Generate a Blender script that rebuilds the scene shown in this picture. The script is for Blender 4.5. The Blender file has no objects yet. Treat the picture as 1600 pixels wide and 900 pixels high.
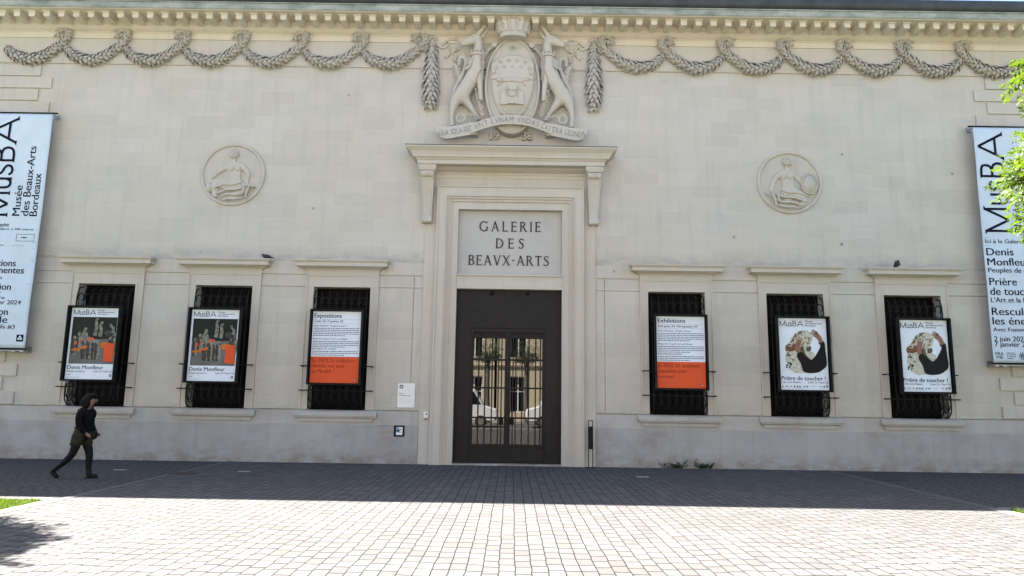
import bpy, bmesh, math, random
from mathutils import Vector, Matrix
import numpy as np

random.seed(7)
np.random.seed(7)
C = bpy.context.scene.collection
SC = bpy.context.scene
R = math.radians

# ------------------------------------------------------------------ camera
def make_camera():
    p, ya, ro = R(8.8584), R(0.1022), R(0.8572)
    Rt = Vector((math.cos(ya), math.sin(ya), 0))
    F1 = Vector((-math.sin(ya), math.cos(ya), 0))
    F = F1 * math.cos(p) + Vector((0, 0, math.sin(p)))
    U = -F1 * math.sin(p) + Vector((0, 0, math.cos(p)))
    r2 = Rt * math.cos(ro) + U * math.sin(ro)
    u2 = -Rt * math.sin(ro) + U * math.cos(ro)
    cam = bpy.data.cameras.new('camera')
    cam.sensor_width = 36.0
    cam.lens = 36.0 * 1100 / 1600
    cam.clip_start = 0.05
    cam.clip_end = 3000
    o = bpy.data.objects.new('camera', cam)
    M = Matrix((r2, u2, -F)).transposed().to_4x4()
    M.translation = Vector((0.1015, -17.8195, 1.65))
    o.matrix_world = M
    C.objects.link(o)
    SC.camera = o
make_camera()

# ------------------------------------------------------------------ light
SUN_TRAVEL = Vector((0.65, -0.448, -1.0)).normalized()
SUN_EL = math.asin(-SUN_TRAVEL.z)
SUN_ROT = math.atan2(-SUN_TRAVEL.x, -SUN_TRAVEL.y)
w = bpy.data.worlds.new('World')
SC.world = w
w.use_nodes = True
nt = w.node_tree
nt.nodes.clear()
sky = nt.nodes.new('ShaderNodeTexSky')
sky.sky_type = 'NISHITA'
sky.sun_disc = False
sky.sun_elevation = SUN_EL
sky.sun_rotation = SUN_ROT
sky.air_density = 1.0
sky.dust_density = 2.0
bg = nt.nodes.new('ShaderNodeBackground')
bg.inputs['Strength'].default_value = 0.05
wo = nt.nodes.new('ShaderNodeOutputWorld')
nt.links.new(sky.outputs[0], bg.inputs['Color'])
nt.links.new(bg.outputs[0], wo.inputs['Surface'])

sl = bpy.data.lights.new('sun', 'SUN')
sl.energy = 5.0
sl.angle = R(0.53)
sl.color = (1.0, 0.95, 0.87)
so = bpy.data.objects.new('sun', sl)
so.rotation_euler = SUN_TRAVEL.to_track_quat('-Z', 'Y').to_euler()
so.location = (-20, 20, 40)
C.objects.link(so)

SC.view_settings.view_transform = 'Standard'
SC.view_settings.look = 'None'
SC.view_settings.gamma = 1.0
SC.view_settings.exposure = 3.3
SC.view_settings.use_curve_mapping = False
SC.cycles.max_bounces = 8
SC.cycles.diffuse_bounces = 5
SC.cycles.use_denoising = True

# ------------------------------------------------------------------ helpers
def tag(o, label=None, cat=None, group=None, kind=None):
    if label: o['label'] = label
    if cat: o['category'] = cat
    if group: o['group'] = group
    if kind: o['kind'] = kind
    return o

def empty(name, loc=(0, 0, 0), label=None, cat=None, group=None, rz=0, parent=None):
    o = bpy.data.objects.new(name, None)
    o.empty_display_size = 0.2
    o.location = loc
    o.rotation_euler = (0, 0, rz)
    C.objects.link(o)
    if parent: o.parent = parent
    return tag(o, label, cat, group)

class MB:
    """collects geometry; every face keeps the index of its material"""
    def __init__(s):
        s.v = []; s.f = []; s.m = []
    def add(s, vs, fs, m=0):
        b = len(s.v)
        s.v += [tuple(p) for p in vs]
        s.f += [tuple(i + b for i in f) for f in fs]
        s.m += [m] * len(fs)
    def quad(s, a, b, c, d, m=0):
        s.add([a, b, c, d], [(0, 1, 2, 3)], m)
    def box(s, x0, x1, y0, y1, z0, z1, m=0):
        v = [(x, y, z) for z in (z0, z1) for y in (y0, y1) for x in (x0, x1)]
        s.add(v, [(0, 1, 3, 2), (4, 6, 7, 5), (0, 4, 5, 1), (2, 3, 7, 6), (0, 2, 6, 4), (1, 5, 7, 3)], m)
    def rings(s, rings, m=0, cap=True, closed=True):
        n = len(rings[0]); v = [p for r in rings for p in r]; f = []
        for i in range(len(rings) - 1):
            for j in range(n if closed else n - 1):
                k = (j + 1) % n
                f.append((i * n + j, i * n + k, (i + 1) * n + k, (i + 1) * n + j))
        if cap and closed:
            f.append(tuple(range(n))[::-1]); f.append(tuple((len(rings) - 1) * n + j for j in range(n)))
        s.add(v, f, m)
    def stack(s, cx, prof, y0=0.0, m=0):
        """rectangular rings (z, half width, projection): a mitred moulding against a wall"""
        s.rings([[(cx - h, y0, z), (cx + h, y0, z), (cx + h, y0 - d, z), (cx - h, y0 - d, z)] for z, h, d in prof], m)
    def extr(s, prof, x0, x1, m=0):
        """profile of (y, z) extruded along x"""
        s.rings([[(x0, y, z) for y, z in prof], [(x1, y, z) for y, z in prof]], m)
    def prism(s, poly, y0, y1, m=0):
        """polygon of (x, z) extruded along y"""
        s.rings([[(x, y0, z) for x, z in poly], [(x, y1, z) for x, z in poly]], m)
    def tube(s, path, rad, n=8, m=0, flat=1.0):
        P = [Vector(p) for p in path]
        if not hasattr(rad, '__len__'): rad = [rad] * len(P)
        rs = []; up = None
        for i, p in enumerate(P):
            t = (P[min(i + 1, len(P) - 1)] - P[max(i - 1, 0)])
            t = t.normalized() if t.length > 1e-9 else Vector((0, 0, 1))
            if up is None:
                up = Vector((0, 1, 0)) if abs(t.y) < 0.9 else Vector((1, 0, 0))
            a = t.cross(up)
            a = a.normalized() if a.length > 1e-6 else Vector((1, 0, 0))
            b = a.cross(t).normalized(); up = b
            rs.append([tuple(p + (a * math.cos(2 * math.pi * k / n) + b * math.sin(2 * math.pi * k / n) * flat) * rad[i]) for k in range(n)])
        s.rings(rs, m)
    def cyl(s, p, q, r, n=12, m=0, r2=None):
        s.tube([p, q], [r, r if r2 is None else r2], n, m)
    def ball(s, c, rx, ry, rz, nu=12, nv=8, m=0, M=None):
        v = []; f = []
        for i in range(nv + 1):
            th = math.pi * i / nv
            for j in range(nu):
                ph = 2 * math.pi * j / nu
                p = Vector((rx * math.sin(th) * math.cos(ph), ry * math.sin(th) * math.sin(ph), rz * math.cos(th)))
                if M is not None: p = M @ p
                v.append(tuple(p + Vector(c)))
        for i in range(nv):
            for j in range(nu):
                k = (j + 1) % nu
                f.append((i * nu + j, i * nu + k, (i + 1) * nu + k, (i + 1) * nu + j))
        s.add(v, f, m)
    def lay(s, y, dy=0.00012):
        """a depth of its own for every flat print layer"""
        s.k = getattr(s, 'k', 0) + 1
        return y - s.k * dy
    def leaf(s, p, t, n, L, W, H, m=0, lift=0.0):
        """carved leaf: base p, direction t, outward n"""
        p = Vector(p); t = Vector(t).normalized(); n = Vector(n).normalized()
        b = t.cross(n).normalized()
        tip = p + t * L + n * (lift)
        mid = p + t * (L * 0.5) + n * (H + lift * .5)
        l = p + t * (L * 0.45) + b * (W * 0.5) + n * (lift * .3); r = p + t * (L * 0.45) - b * (W * 0.5) + n * (lift * .3)
        l2 = p + t * (L * 0.8) + b * (W * 0.27) + n * lift * .8; r2 = p + t * (L * 0.8) - b * (W * 0.27) + n * lift * .8
        s.add([p, l, l2, tip, r2, r, mid], [(0, 1, 6), (1, 2, 6), (2, 3, 6), (3, 4, 6), (4, 5, 6), (5, 0, 6)], m)
    def merge(s, o, fn=None, moff=0):
        b = len(s.v)
        s.v += [tuple(fn(p)) if fn else p for p in o.v]
        s.f += [tuple(i + b for i in f) for f in o.f]
        s.m += [k + moff for k in o.m]
    def build(s, name, mats, parent=None, smooth=False, bevel=0.0, fixn=True, loc=None):
        me = bpy.data.meshes.new(name)
        me.from_pydata(s.v, [], s.f)
        if not isinstance(mats, (list, tuple)): mats = [mats]
        for mt in mats: me.materials.append(mt)
        me.polygons.foreach_set('material_index', s.m)
        if fixn:
            bm = bmesh.new(); bm.from_mesh(me)
            bmesh.ops.recalc_face_normals(bm, faces=bm.faces)
            bm.to_mesh(me); bm.free()
        if smooth:
            me.polygons.foreach_set('use_smooth', [True] * len(me.polygons))
        me.update()
        o = bpy.data.objects.new(name, me)
        if loc is not None: o.location = loc
        C.objects.link(o)
        if parent is not None: o.parent = parent
        if bevel:
            b = o.modifiers.new('bevel', 'BEVEL'); b.width = bevel; b.segments = 2; b.limit_method = 'ANGLE'; b.angle_limit = R(40)
        return o

def relief(mb, rects, deep=0.45, m=0):
    """front of a wall as a step relief: rects (x0,x1,z0,z1,y), later ones win, y None = hole"""
    xs = sorted({r[0] for r in rects} | {r[1] for r in rects}); zs = sorted({r[2] for r in rects} | {r[3] for r in rects})
    nx, nz = len(xs) - 1, len(zs) - 1
    g = [['x'] * nz for _ in range(nx)]
    ix = {x: i for i, x in enumerate(xs)}; iz = {z: i for i, z in enumerate(zs)}
    for x0, x1, z0, z1, y in rects:
        for i in range(ix[x0], ix[x1]):
            for j in range(iz[z0], iz[z1]): g[i][j] = y
    def yv(i, j):
        if i < 0 or j < 0 or i >= nx or j >= nz or g[i][j] == 'x' or g[i][j] is None: return deep
        return g[i][j]
    for i in range(nx):
        for j in range(nz):
            y = g[i][j]
            if y is None or y == 'x': continue
            mb.quad((xs[i], y, zs[j]), (xs[i + 1], y, zs[j]), (xs[i + 1], y, zs[j + 1]), (xs[i], y, zs[j + 1]), m)
    for i in range(-1, nx):
        for j in range(nz):
            a, b = yv(i, j), yv(i + 1, j)
            if abs(a - b) > 1e-6:
                x = xs[i + 1]; mb.quad((x, a, zs[j]), (x, b, zs[j]), (x, b, zs[j + 1]), (x, a, zs[j + 1]), m)
    for i in range(nx):
        for j in range(-1, nz):
            a, b = yv(i, j), yv(i, j + 1)
            if abs(a - b) > 1e-6:
                z = zs[j + 1]; mb.quad((xs[i], a, z), (xs[i + 1], a, z), (xs[i + 1], b, z), (xs[i], b, z), m)

_tc = {}
def glyphs(body, bold=0.0, spacing=1.0):
    key = (body, bold, spacing)
    if key not in _tc:
        c = bpy.data.curves.new('lettering', 'FONT')
        c.body = body; c.offset = bold; c.space_character = spacing; c.resolution_u = 3
        o = bpy.data.objects.new('lettering', c); C.objects.link(o)
        bpy.context.view_layer.update()
        me = bpy.data.meshes.new_from_object(o.evaluated_get(bpy.context.evaluated_depsgraph_get()))
        _tc[key] = ([(v.co.x, v.co.y) for v in me.vertices], [tuple(p.vertices) for p in me.polygons])
        bpy.data.objects.remove(o); bpy.data.curves.remove(c); bpy.data.meshes.remove(me)
    return _tc[key]

def text(mb, body, x, z, cap, y, m=0, align='L', rot=False, bold=0.0, width=None, spacing=1.0, clip=None):
    """flat letters in the x-z plane; cap = capital height; width fits the line"""
    vs, fs = glyphs(body, bold, spacing)
    if not vs: return
    s = cap / 0.686
    x0 = min(p[0] for p in vs); x1 = max(p[0] for p in vs)
    sx = s if width is None else width / max(1e-6, (x1 - x0))
    off = {'L': -x0, 'R': -x1, 'C': -(x0 + x1) / 2}[align]
    P = [((p[0] + off) * sx, p[1] * s) for p in vs]
    if rot: P = [(-b, a) for a, b in P]
    mb.add([(x + a, y, z + b) for a, b in P], fs, m)

def skin(nodes, edges, sub=1):
    """nodes {name: (x,y,z,r)}; grown with a Skin modifier -> (verts, faces)"""
    names = list(nodes)
    me = bpy.data.meshes.new('skel')
    me.from_pydata([nodes[n][:3] for n in names], [(names.index(a), names.index(b)) for a, b in edges], [])
    o = bpy.data.objects.new('skel', me); C.objects.link(o)
    md = o.modifiers.new('s', 'SKIN'); md.use_smooth_shade = True
    if not me.skin_vertices: me.skin_vertices.new()
    for i, n in enumerate(names):
        r = nodes[n][3]
        r = r if hasattr(r, '__len__') else (r, r)
        me.skin_vertices[0].data[i].radius = r
        me.skin_vertices[0].data[i].use_root = (i == 0)
    if sub:
        sd = o.modifiers.new('d', 'SUBSURF'); sd.levels = sub; sd.render_levels = sub
    bpy.context.view_layer.update()
    e = bpy.data.meshes.new_from_object(o.evaluated_get(bpy.context.evaluated_depsgraph_get()))
    out = ([tuple(v.co) for v in e.vertices], [tuple(p.vertices) for p in e.polygons])
    bpy.data.objects.remove(o); bpy.data.meshes.remove(me); bpy.data.meshes.remove(e)
    return out

def chain_edges(*chains):
    return [(c[i], c[i + 1]) for c in chains for i in range(len(c) - 1)]

def smooth_path(pts, n=8):
    """Catmull-Rom through the points (any dimension)"""
    P = [np.array(p, float) for p in pts]; out = []
    for i in range(len(P) - 1):
        a, b, c, d = P[max(i - 1, 0)], P[i], P[i + 1], P[min(i + 2, len(P) - 1)]
        for k in range(n):
            t = k / n
            out.append(0.5 * ((2 * b) + (c - a) * t + (2 * a - 5 * b + 4 * c - d) * t * t + (3 * b - a - 3 * c + d) * t ** 3))
    out.append(P[-1])
    return out

# ------------------------------------------------------------------ materials
class NT:
    def __init__(s, name):
        s.mat = bpy.data.materials.new(name); s.mat.use_nodes = True
        s.t = s.mat.node_tree; s.b = s.t.nodes['Principled BSDF']
    def n(s, typ, **kw):
        nd = s.t.nodes.new(typ)
        for k, v in kw.items(): setattr(nd, k, v)
        return nd
    def l(s, a, b): s.t.links.new(a, b)
    def val(s, sock, v): sock.default_value = v
    def mapping(s, scale=(1, 1, 1), src=None):
        if src is None: src = s.n('ShaderNodeNewGeometry').outputs['Position']
        m = s.n('ShaderNodeMapping'); m.inputs['Scale'].default_value = scale
        s.l(src, m.inputs['Vector']); return m.outputs[0]
    def noise(s, vec, scale, detail=4, rough=0.55):
        t = s.n('ShaderNodeTexNoise'); t.inputs['Scale'].default_value = scale; t.inputs['Detail'].default_value = detail; t.inputs['Roughness'].default_value = rough
        s.l(vec, t.inputs['Vector']); return t.outputs['Fac']
    def ramp(s, fac, stops):
        r = s.n('ShaderNodeValToRGB'); e = r.color_ramp.elements
        while len(e) < len(stops): e.new(0.5)
        for i, (p, c) in enumerate(stops):
            e[i].position = p; e[i].color = (c, c, c, 1) if not hasattr(c, '__len__') else (*c, 1)
        s.l(fac, r.inputs[0]); return r.outputs[0]
    def mix(s, fac, a, b, mode='MIX'):
        x = s.n('ShaderNodeMix', data_type='RGBA', blend_type=mode)
        for sock, v in ((x.inputs[0], fac), (x.inputs[6], a), (x.inputs[7], b)):
            if hasattr(v, 'is_linked'): s.l(v, sock)
            elif hasattr(v, '__len__'): sock.default_value = (*v, 1)
            else: sock.default_value = v
        return x.outputs[2]
    def math(s, op, a, b=0.0, c=None):
        x = s.n('ShaderNodeMath', operation=op)
        for i, v in enumerate((a, b) if c is None else (a, b, c)):
            if hasattr(v, 'is_linked'): s.l(v, x.inputs[i])
            else: x.inputs[i].default_value = v
        return x.outputs[0]
    def bump(s, h, dist, strength=1.0):
        b = s.n('ShaderNodeBump'); b.inputs['Distance'].default_value = dist; b.inputs['Strength'].default_value = strength
        s.l(h, b.inputs['Height']); s.l(b.outputs[0], s.b.inputs['Normal'])
    def base(s, c):
        if hasattr(c, 'is_linked'): s.l(c, s.b.inputs['Base Color'])
        else: s.b.inputs['Base Color'].default_value = (*c, 1)

def plain(name, col, rough=0.6, metal=0.0, var=0.12, scale=12, spec=None, ior=None, bump=0.0):
    t = NT(name)
    pos = t.mapping()
    if var:
        f = t.noise(pos, scale, 4)
        lo = tuple(c * (1 - var) for c in col); hi = tuple(min(1, c * (1 + var)) for c in col)
        t.base(t.ramp(f, [(0.3, lo), (0.7, hi)]))
        if bump: t.bump(f, bump)
    else: t.base(col)
    t.b.inputs['Roughness'].default_value = rough
    t.b.inputs['Metallic'].default_value = metal
    if spec is not None: t.b.inputs['Specular IOR Level'].default_value = spec
    if ior is not None: t.b.inputs['IOR'].default_value = ior
    return t.mat

def stone(name, base, blocks=None, stain=0.0, warm=0.35, rough=0.85, streak=0.25, grime=()):
    """pale limestone: block-to-block tone, warm patina clouds, grey rain streaks, pits"""
    t = NT(name)
    pos = t.n('ShaderNodeNewGeometry').outputs['Position']
    col = base
    if blocks:
        bw, bh, z0 = blocks
        sp = t.n('ShaderNodeSeparateXYZ'); t.l(pos, sp.inputs[0])
        wob = t.noise(pos, 3.0, 2)
        row = t.math('FLOOR', t.math('DIVIDE', t.math('SUBTRACT', sp.outputs[2], z0), bh))
        wn = t.n('ShaderNodeTexWhiteNoise', noise_dimensions='1D'); t.l(row, wn.inputs['W'])
        xx = t.math('ADD', sp.outputs[0], t.math('MULTIPLY', wn.outputs['Value'], bw))
        cb = t.n('ShaderNodeCombineXYZ'); t.l(xx, cb.inputs[0])
        t.l(t.math('ADD', t.math('SUBTRACT', sp.outputs[2], z0), t.math('MULTIPLY', t.math('SUBTRACT', wob, 0.5), 0.012)), cb.inputs[1])
        br = t.n('ShaderNodeTexBrick', offset=0.5)
        br.inputs['Scale'].default_value = 1.0
        br.inputs['Brick Width'].default_value = bw; br.inputs['Row Height'].default_value = bh
        br.inputs['Mortar Size'].default_value = 0.009; br.inputs['Mortar Smooth'].default_value = 0.6; br.inputs['Bias'].default_value = -0.1
        br.inputs['Color1'].default_value = (*[c * 1.05 for c in base], 1)
        br.inputs['Color2'].default_value = (base[0] * 0.945, base[1] * 0.94, base[2] * 0.93, 1)
        br.inputs['Mortar'].default_value = (*[c * 1.10 for c in base], 1)
        t.l(cb.outputs[0], br.inputs['Vector'])
        col = br.outputs['Color']
        # some joints are open and dark
        jn = t.ramp(t.noise(pos, 0.9, 3), [(0.56, 0.0), (0.66, 0.5)])
        jm = t.math('MULTIPLY', br.outputs['Fac'], jn)
        col = t.mix(jm, col, tuple(c * 0.55 for c in base))
    big = t.noise(t.mapping((0.35, 0.35, 0.5), pos), 1.0, 5, 0.6)
    col = t.mix(t.math('MULTIPLY', t.ramp(big, [(0.40, 0.0), (0.68, 1.0)]), warm), col, (base[0] * 0.98, base[1] * 0.90, base[2] * 0.74))
    big2 = t.noise(t.mapping((0.6, 0.6, 0.8), pos), 1.7, 5, 0.65)
    col = t.mix(t.math('MULTIPLY', t.ramp(big2, [(0.48, 0.0), (0.75, 1.0)]), 0.45), col, (base[0] * 0.80, base[1] * 0.82, base[2] * 0.86))
    st = t.noise(t.mapping((5.0, 5.0, 0.35), pos), 1.0, 5, 0.6)
    col = t.mix(t.math('MULTIPLY', t.ramp(st, [(0.52, 0.0), (0.75, 1.0)]), streak), col, (base[0] * 0.66, base[1] * 0.66, base[2] * 0.68))
    if stain:
        s2 = t.noise(t.mapping((0.7, 0.7, 0.6), pos), 1.3, 6, 0.65)
        col = t.mix(t.math('MULTIPLY', t.ramp(s2, [(0.46, 0.0), (0.74, 1.0)]), stain), col, (base[0] * 0.62, base[1] * 0.57, base[2] * 0.47))
        s3 = t.noise(t.mapping((0.7, 0.7, 1.6), pos), 1.9, 6, 0.7)
        col = t.mix(t.math('MULTIPLY', t.ramp(s3, [(0.45, 0.0), (0.70, 1.0)]), stain * 0.8), col, (base[0] * 1.05, base[1] * 1.07, base[2] * 1.16))
    sc1 = t.noise(t.mapping((2.2, 2.2, 14.0), pos), 1.0, 2, 0.5)
    col = t.mix(t.ramp(sc1, [(0.73, 0.0), (0.77, 0.35)]), col, (base[0] * 0.62, base[1] * 0.62, base[2] * 0.64))
    for z0, z1, dirt, amt in grime:
        sg = t.n('ShaderNodeSeparateXYZ'); t.l(pos, sg.inputs[0])
        rag = t.noise(t.mapping((1.6, 1.6, 3.0), pos), 1.6, 5, 0.65)
        hgt = t.math('DIVIDE', t.math('SUBTRACT', z1, sg.outputs[2]), z1 - z0)
        mk = t.math('MULTIPLY', t.math('GREATER_THAN', sg.outputs[2], z0 - 0.02), t.math('MAXIMUM', hgt, 0.0))
        mk = t.math('MULTIPLY', t.math('MINIMUM', t.math('MULTIPLY', mk, t.ramp(rag, [(0.36, 0.0), (0.68, 1.6)])), 1.0), amt)
        col = t.mix(mk, col, dirt)
    pit = t.noise(pos, 26.0, 3, 0.5)
    col = t.mix(t.ramp(pit, [(0.72, 0.0), (0.78, 0.55)]), col, tuple(c * 0.4 for c in base))
    if grime:
        vo = t.n('ShaderNodeTexVoronoi'); vo.inputs['Scale'].default_value = 0.8
        t.l(pos, vo.inputs['Vector'])
        col = t.mix(t.ramp(vo.outputs['Distance'], [(0.02, 0.75), (0.045, 0.0)]), col, (0.13, 0.12, 0.11))
    t.base(col)
    t.b.inputs['Roughness'].default_value = rough
    t.b.inputs['Specular IOR Level'].default_value = 0.25
    t.bump(t.noise(pos, 38.0, 6, 0.65), 0.006, 0.6)
    return t.mat

LIME = (0.47, 0.435, 0.385)
M = {}
M['wall'] = stone('wall_limestone', LIME, blocks=(0.93, 0.3483, 1.3), streak=0.3, grime=[(5.06, 5.42, (0.27, 0.255, 0.24), 0.55), (1.28, 1.75, (0.34, 0.31, 0.26), 0.45)])
M['trim'] = stone('trim_limestone', (0.48, 0.44, 0.385), warm=0.45, streak=0.3)
M['plinth'] = stone('plinth_stone', (0.345, 0.328, 0.315), blocks=(1.9, 0.93, 0.0), stain=0.8, warm=0.25, streak=0.5, grime=[(0.0, 0.38, (0.20, 0.165, 0.125), 0.75)])
M['plinth_top'] = stone('plinth_course_stone', (0.40, 0.375, 0.345), blocks=(1.9, 0.4, 0.93), stain=0.5, warm=0.3, streak=0.45)
M['ornament'] = stone('carved_stone', (0.46, 0.425, 0.37), warm=0.35, streak=0.45)
M['garland'] = stone('sooty_carved_stone', (0.40, 0.37, 0.325), warm=0.3, streak=0.7)
M['cornice'] = stone('cornice_stone', (0.58, 0.53, 0.445), warm=0.5, streak=0.3)
M['sign_stone'] = stone('sign_stone', (0.42, 0.40, 0.375), warm=0.15, streak=0.15)

def copper():
    t = NT('green_copper')
    pos = t.n('ShaderNodeNewGeometry').outputs['Position']
    a = t.noise(t.mapping((1.2, 1, 3), pos), 1.5, 6, 0.65)
    c = t.ramp(a, [(0.30, (0.15, 0.17, 0.14)), (0.46, (0.235, 0.255, 0.22)), (0.62, (0.34, 0.335, 0.295))])
    s = t.noise(t.mapping((9, 1, 0.6), pos), 1.0, 4)
    c = t.mix(t.math('MULTIPLY', t.ramp(s, [(0.55, 0.0), (0.75, 1.0)]), 0.5), c, (0.14, 0.17, 0.15))
    t.base(c); t.b.inputs['Roughness'].default_value = 0.7
    return t.mat
M['copper'] = copper()
M['zinc'] = plain('dark_zinc', (0.035, 0.040, 0.046), 0.5, 0.3, 0.3, 3)
M['iron'] = plain('black_iron', (0.0055, 0.005, 0.005), 0.6, 0.0, 0.3, 20, spec=.15)
M['bronze'] = plain('dark_bronze_metal', (0.0105, 0.0082, 0.0080), 0.5, 0.0, 0.25, 6, spec=0.2)
M['shutter'] = plain('dark_brown_shutter', (0.0065, 0.0045, 0.004), 0.7, 0.0, 0.3, 5, spec=.08)
M['glass'] = plain('door_glass', (0.006, 0.006, 0.007), 0.0, 0.0, 0.0, ior=1.9)
M['pane'] = plain('window_glass', (0.004, 0.004, 0.005), 0.12, 0.0, 0.0, ior=1.45)
M['sign_ink'] = plain('bronze_letter', (0.020, 0.018, 0.018), 0.5, 0.0, 0.2, 30)
M['letter_shade'] = plain('shaded_letter', (0.20, 0.19, 0.175), 0.85, 0.0, 0.2, 30)  # same stone as the ribbon; shade of the letter relief put into the colour
M['poster_frame'] = plain('black_poster_frame', (0.0055, 0.0055, 0.006), 0.5, 0.0, 0.2, 10, spec=.15)
M['paper'] = plain('poster_paper', (0.66, 0.70, 0.76), 0.5, 0.0, 0.03, 4, spec=.15)
M['ink'] = plain('navy_ink', (0.005, 0.006, 0.018), 0.6, 0.0, 0.0, spec=.08)
M['orange'] = plain('orange_print', (0.60, 0.085, 0.028), 0.5, 0.0, 0.05, 4, spec=.1)
M['orange_ink'] = plain('orange_ink', (0.22, 0.030, 0.012), 0.5, 0.0, 0.0, spec=.1)
M['banner'] = plain('banner_cloth', (0.50, 0.57, 0.65), 0.7, 0.0, 0.04, 2)
M['steel'] = plain('grey_steel', (0.30, 0.29, 0.27), 0.45, 0.6, 0.2, 15)
M['white_panel'] = plain('white_enamel', (0.70, 0.68, 0.67), 0.4, 0.0, 0.04, 6)
# ------------------------------------------------------------------ ground
def paving_mat(name, base, alt, mort, bw=0.26, rh=0.16, rot=False, pink=(1.04, 1.0, 0.97)):
    t = NT(name)
    pos = t.n('ShaderNodeNewGeometry').outputs['Position']
    sp = t.n('ShaderNodeSeparateXYZ'); t.l(pos, sp.inputs[0])
    wn1 = t.n('ShaderNodeTexNoise'); wn1.inputs['Scale'].default_value = 2.2; wn1.inputs['Detail'].default_value = 3
    t.l(pos, wn1.inputs['Vector'])
    sc = t.n('ShaderNodeSeparateColor'); t.l(wn1.outputs['Color'], sc.inputs[0])
    ax, ay = (sp.outputs[1], sp.outputs[0]) if not rot else (sp.outputs[0], sp.outputs[1])
    a = t.math('ADD', ay, t.math('MULTIPLY', t.math('SUBTRACT', sc.outputs[0], 0.5), 0.045))
    row = t.math('FLOOR', t.math('DIVIDE', a, rh))
    wn = t.n('ShaderNodeTexWhiteNoise', noise_dimensions='1D'); t.l(row, wn.inputs['W'])
    b = t.math('ADD', t.math('ADD', ax, t.math('MULTIPLY', wn.outputs['Value'], bw * 3.7)), t.math('MULTIPLY', t.math('SUBTRACT', sc.outputs[1], 0.5), 0.10))
    b = t.math('MULTIPLY', b, 0.5)   # cross joints stand twice as wide as the long ones
    cb = t.n('ShaderNodeCombineXYZ'); t.l(b, cb.inputs[0]); t.l(a, cb.inputs[1])
    br = t.n('ShaderNodeTexBrick', offset=0.0)
    br.inputs['Scale'].default_value = 1.0
    br.inputs['Brick Width'].default_value = bw * 0.5; br.inputs['Row Height'].default_value = rh
    br.inputs['Mortar Size'].default_value = 0.0062; br.inputs['Mortar Smooth'].default_value = 0.05; br.inputs['Bias'].default_value = 0.0
    br.inputs['Color1'].default_value = (*base, 1); br.inputs['Color2'].default_value = (*alt, 1); br.inputs['Mortar'].default_value = (*mort, 1)
    t.l(cb.outputs[0], br.inputs['Vector'])
    col = br.outputs['Color']
    n1 = t.noise(pos, 0.35, 4, 0.6)
    col = t.mix(t.math('MULTIPLY', t.ramp(n1, [(0.42, 0.0), (0.66, 1.0)]), 0.6), col, tuple(x * y for x, y in zip(base, pink)))
    n2 = t.noise(pos, 5.0, 5, 0.7)
    col = t.mix(t.math('MULTIPLY', t.ramp(n2, [(0.5, 0.0), (0.75, 1.0)]), 0.35), col, tuple(x * 0.62 for x in base))
    # open, darker joints survive every tint
    col = t.mix(br.outputs['Fac'], col, mort)
    t.base(col)
    t.b.inputs['Roughness'].default_value = 0.95
    t.b.inputs['Specular IOR Level'].default_value = 0.08
    t.bump(t.noise(pos, 24.0, 4), 0.004, 0.6)
    return t.mat

M['paving'] = paving_mat('clay_paving', (0.068, 0.066, 0.0655), (0.098, 0.0955, 0.094), (0.010, 0.010, 0.0105))
M['side_paving'] = paving_mat('grey_paving', (0.062, 0.060, 0.061), (0.078, 0.075, 0.073), (0.015, 0.015, 0.015), 0.22, 0.11, True)
M['kerb'] = plain('pale_kerb_stone', (0.15, 0.145, 0.137), 0.9, 0.0, 0.15, 6, spec=.1)
M['band'] = plain('paving_band_stone', (0.085, 0.083, 0.082), 0.9, 0.0, 0.15, 4, spec=.1)
M['pale_paving'] = plain('pale_pavement', (0.20, 0.185, 0.16), 0.85, 0, 0.15, 3)
M['asphalt'] = plain('asphalt', (0.055, 0.055, 0.058), 0.9, 0.0, 0.25, 5)
M['soil'] = plain('lawn_soil', (0.05, 0.075, 0.02), 0.95, 0.0, 0.4, 8)

def sheet(name, x0, x1, y0, y1, z, mat, **kw):
    b = MB(); b.quad((x0, y0, z), (x1, y0, z), (x1, y1, z), (x0, y1, z))
    o = b.build(name, mat); o['kind'] = 'structure'; return o

sheet('ground', -900, 900, -900, 900, -0.012, M['asphalt'])
sheet('side_pavement', -30, 30, -6.6, 0.5, -0.004, M['side_paving'])
sheet('plaza', -6.78, 7.80, -20.0, 0.5, 0.0, M['paving'])
PL_L, PL_R = -6.78, 7.80
b = MB()
for x0 in (PL_L - 0.12, PL_R):
    b.box(x0, x0 + 0.16, -6.55, 0.0, -0.02, 0.004)
o = b.build('paving_bands', M['band']); o['kind'] = 'structure'
b = MB()
b.box(PL_L - 0.20, PL_L + 0.02, -20, -6.555, -0.03, 0.006)
b.box(-30, PL_L - 0.205, -6.72, -6.50, -0.03, 0.012)
b.box(PL_R - 0.02, PL_R + 0.20, -20, -6.105, -0.03, 0.006)
b.box(PL_R + 0.205, 30, -6.22, -6.0, -0.03, 0.012)
o = b.build('lawn_kerbs', M['kerb'], bevel=0.004); o['kind'] = 'structure'
sheet('lawn_left', -30, PL_L - 0.21, -18, -6.73, -0.006, M['soil'])
sheet('lawn_right', PL_R + 0.21, 30, -18, -6.23, -0.006, M['soil'])
sheet('street_pavement', -60, 60, -20.9, -18.0, -0.008, M['pale_paving'])
sheet('far_pavement', -60, 60, -34.2, -28.5, -0.006, M['pale_paving'])

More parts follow.
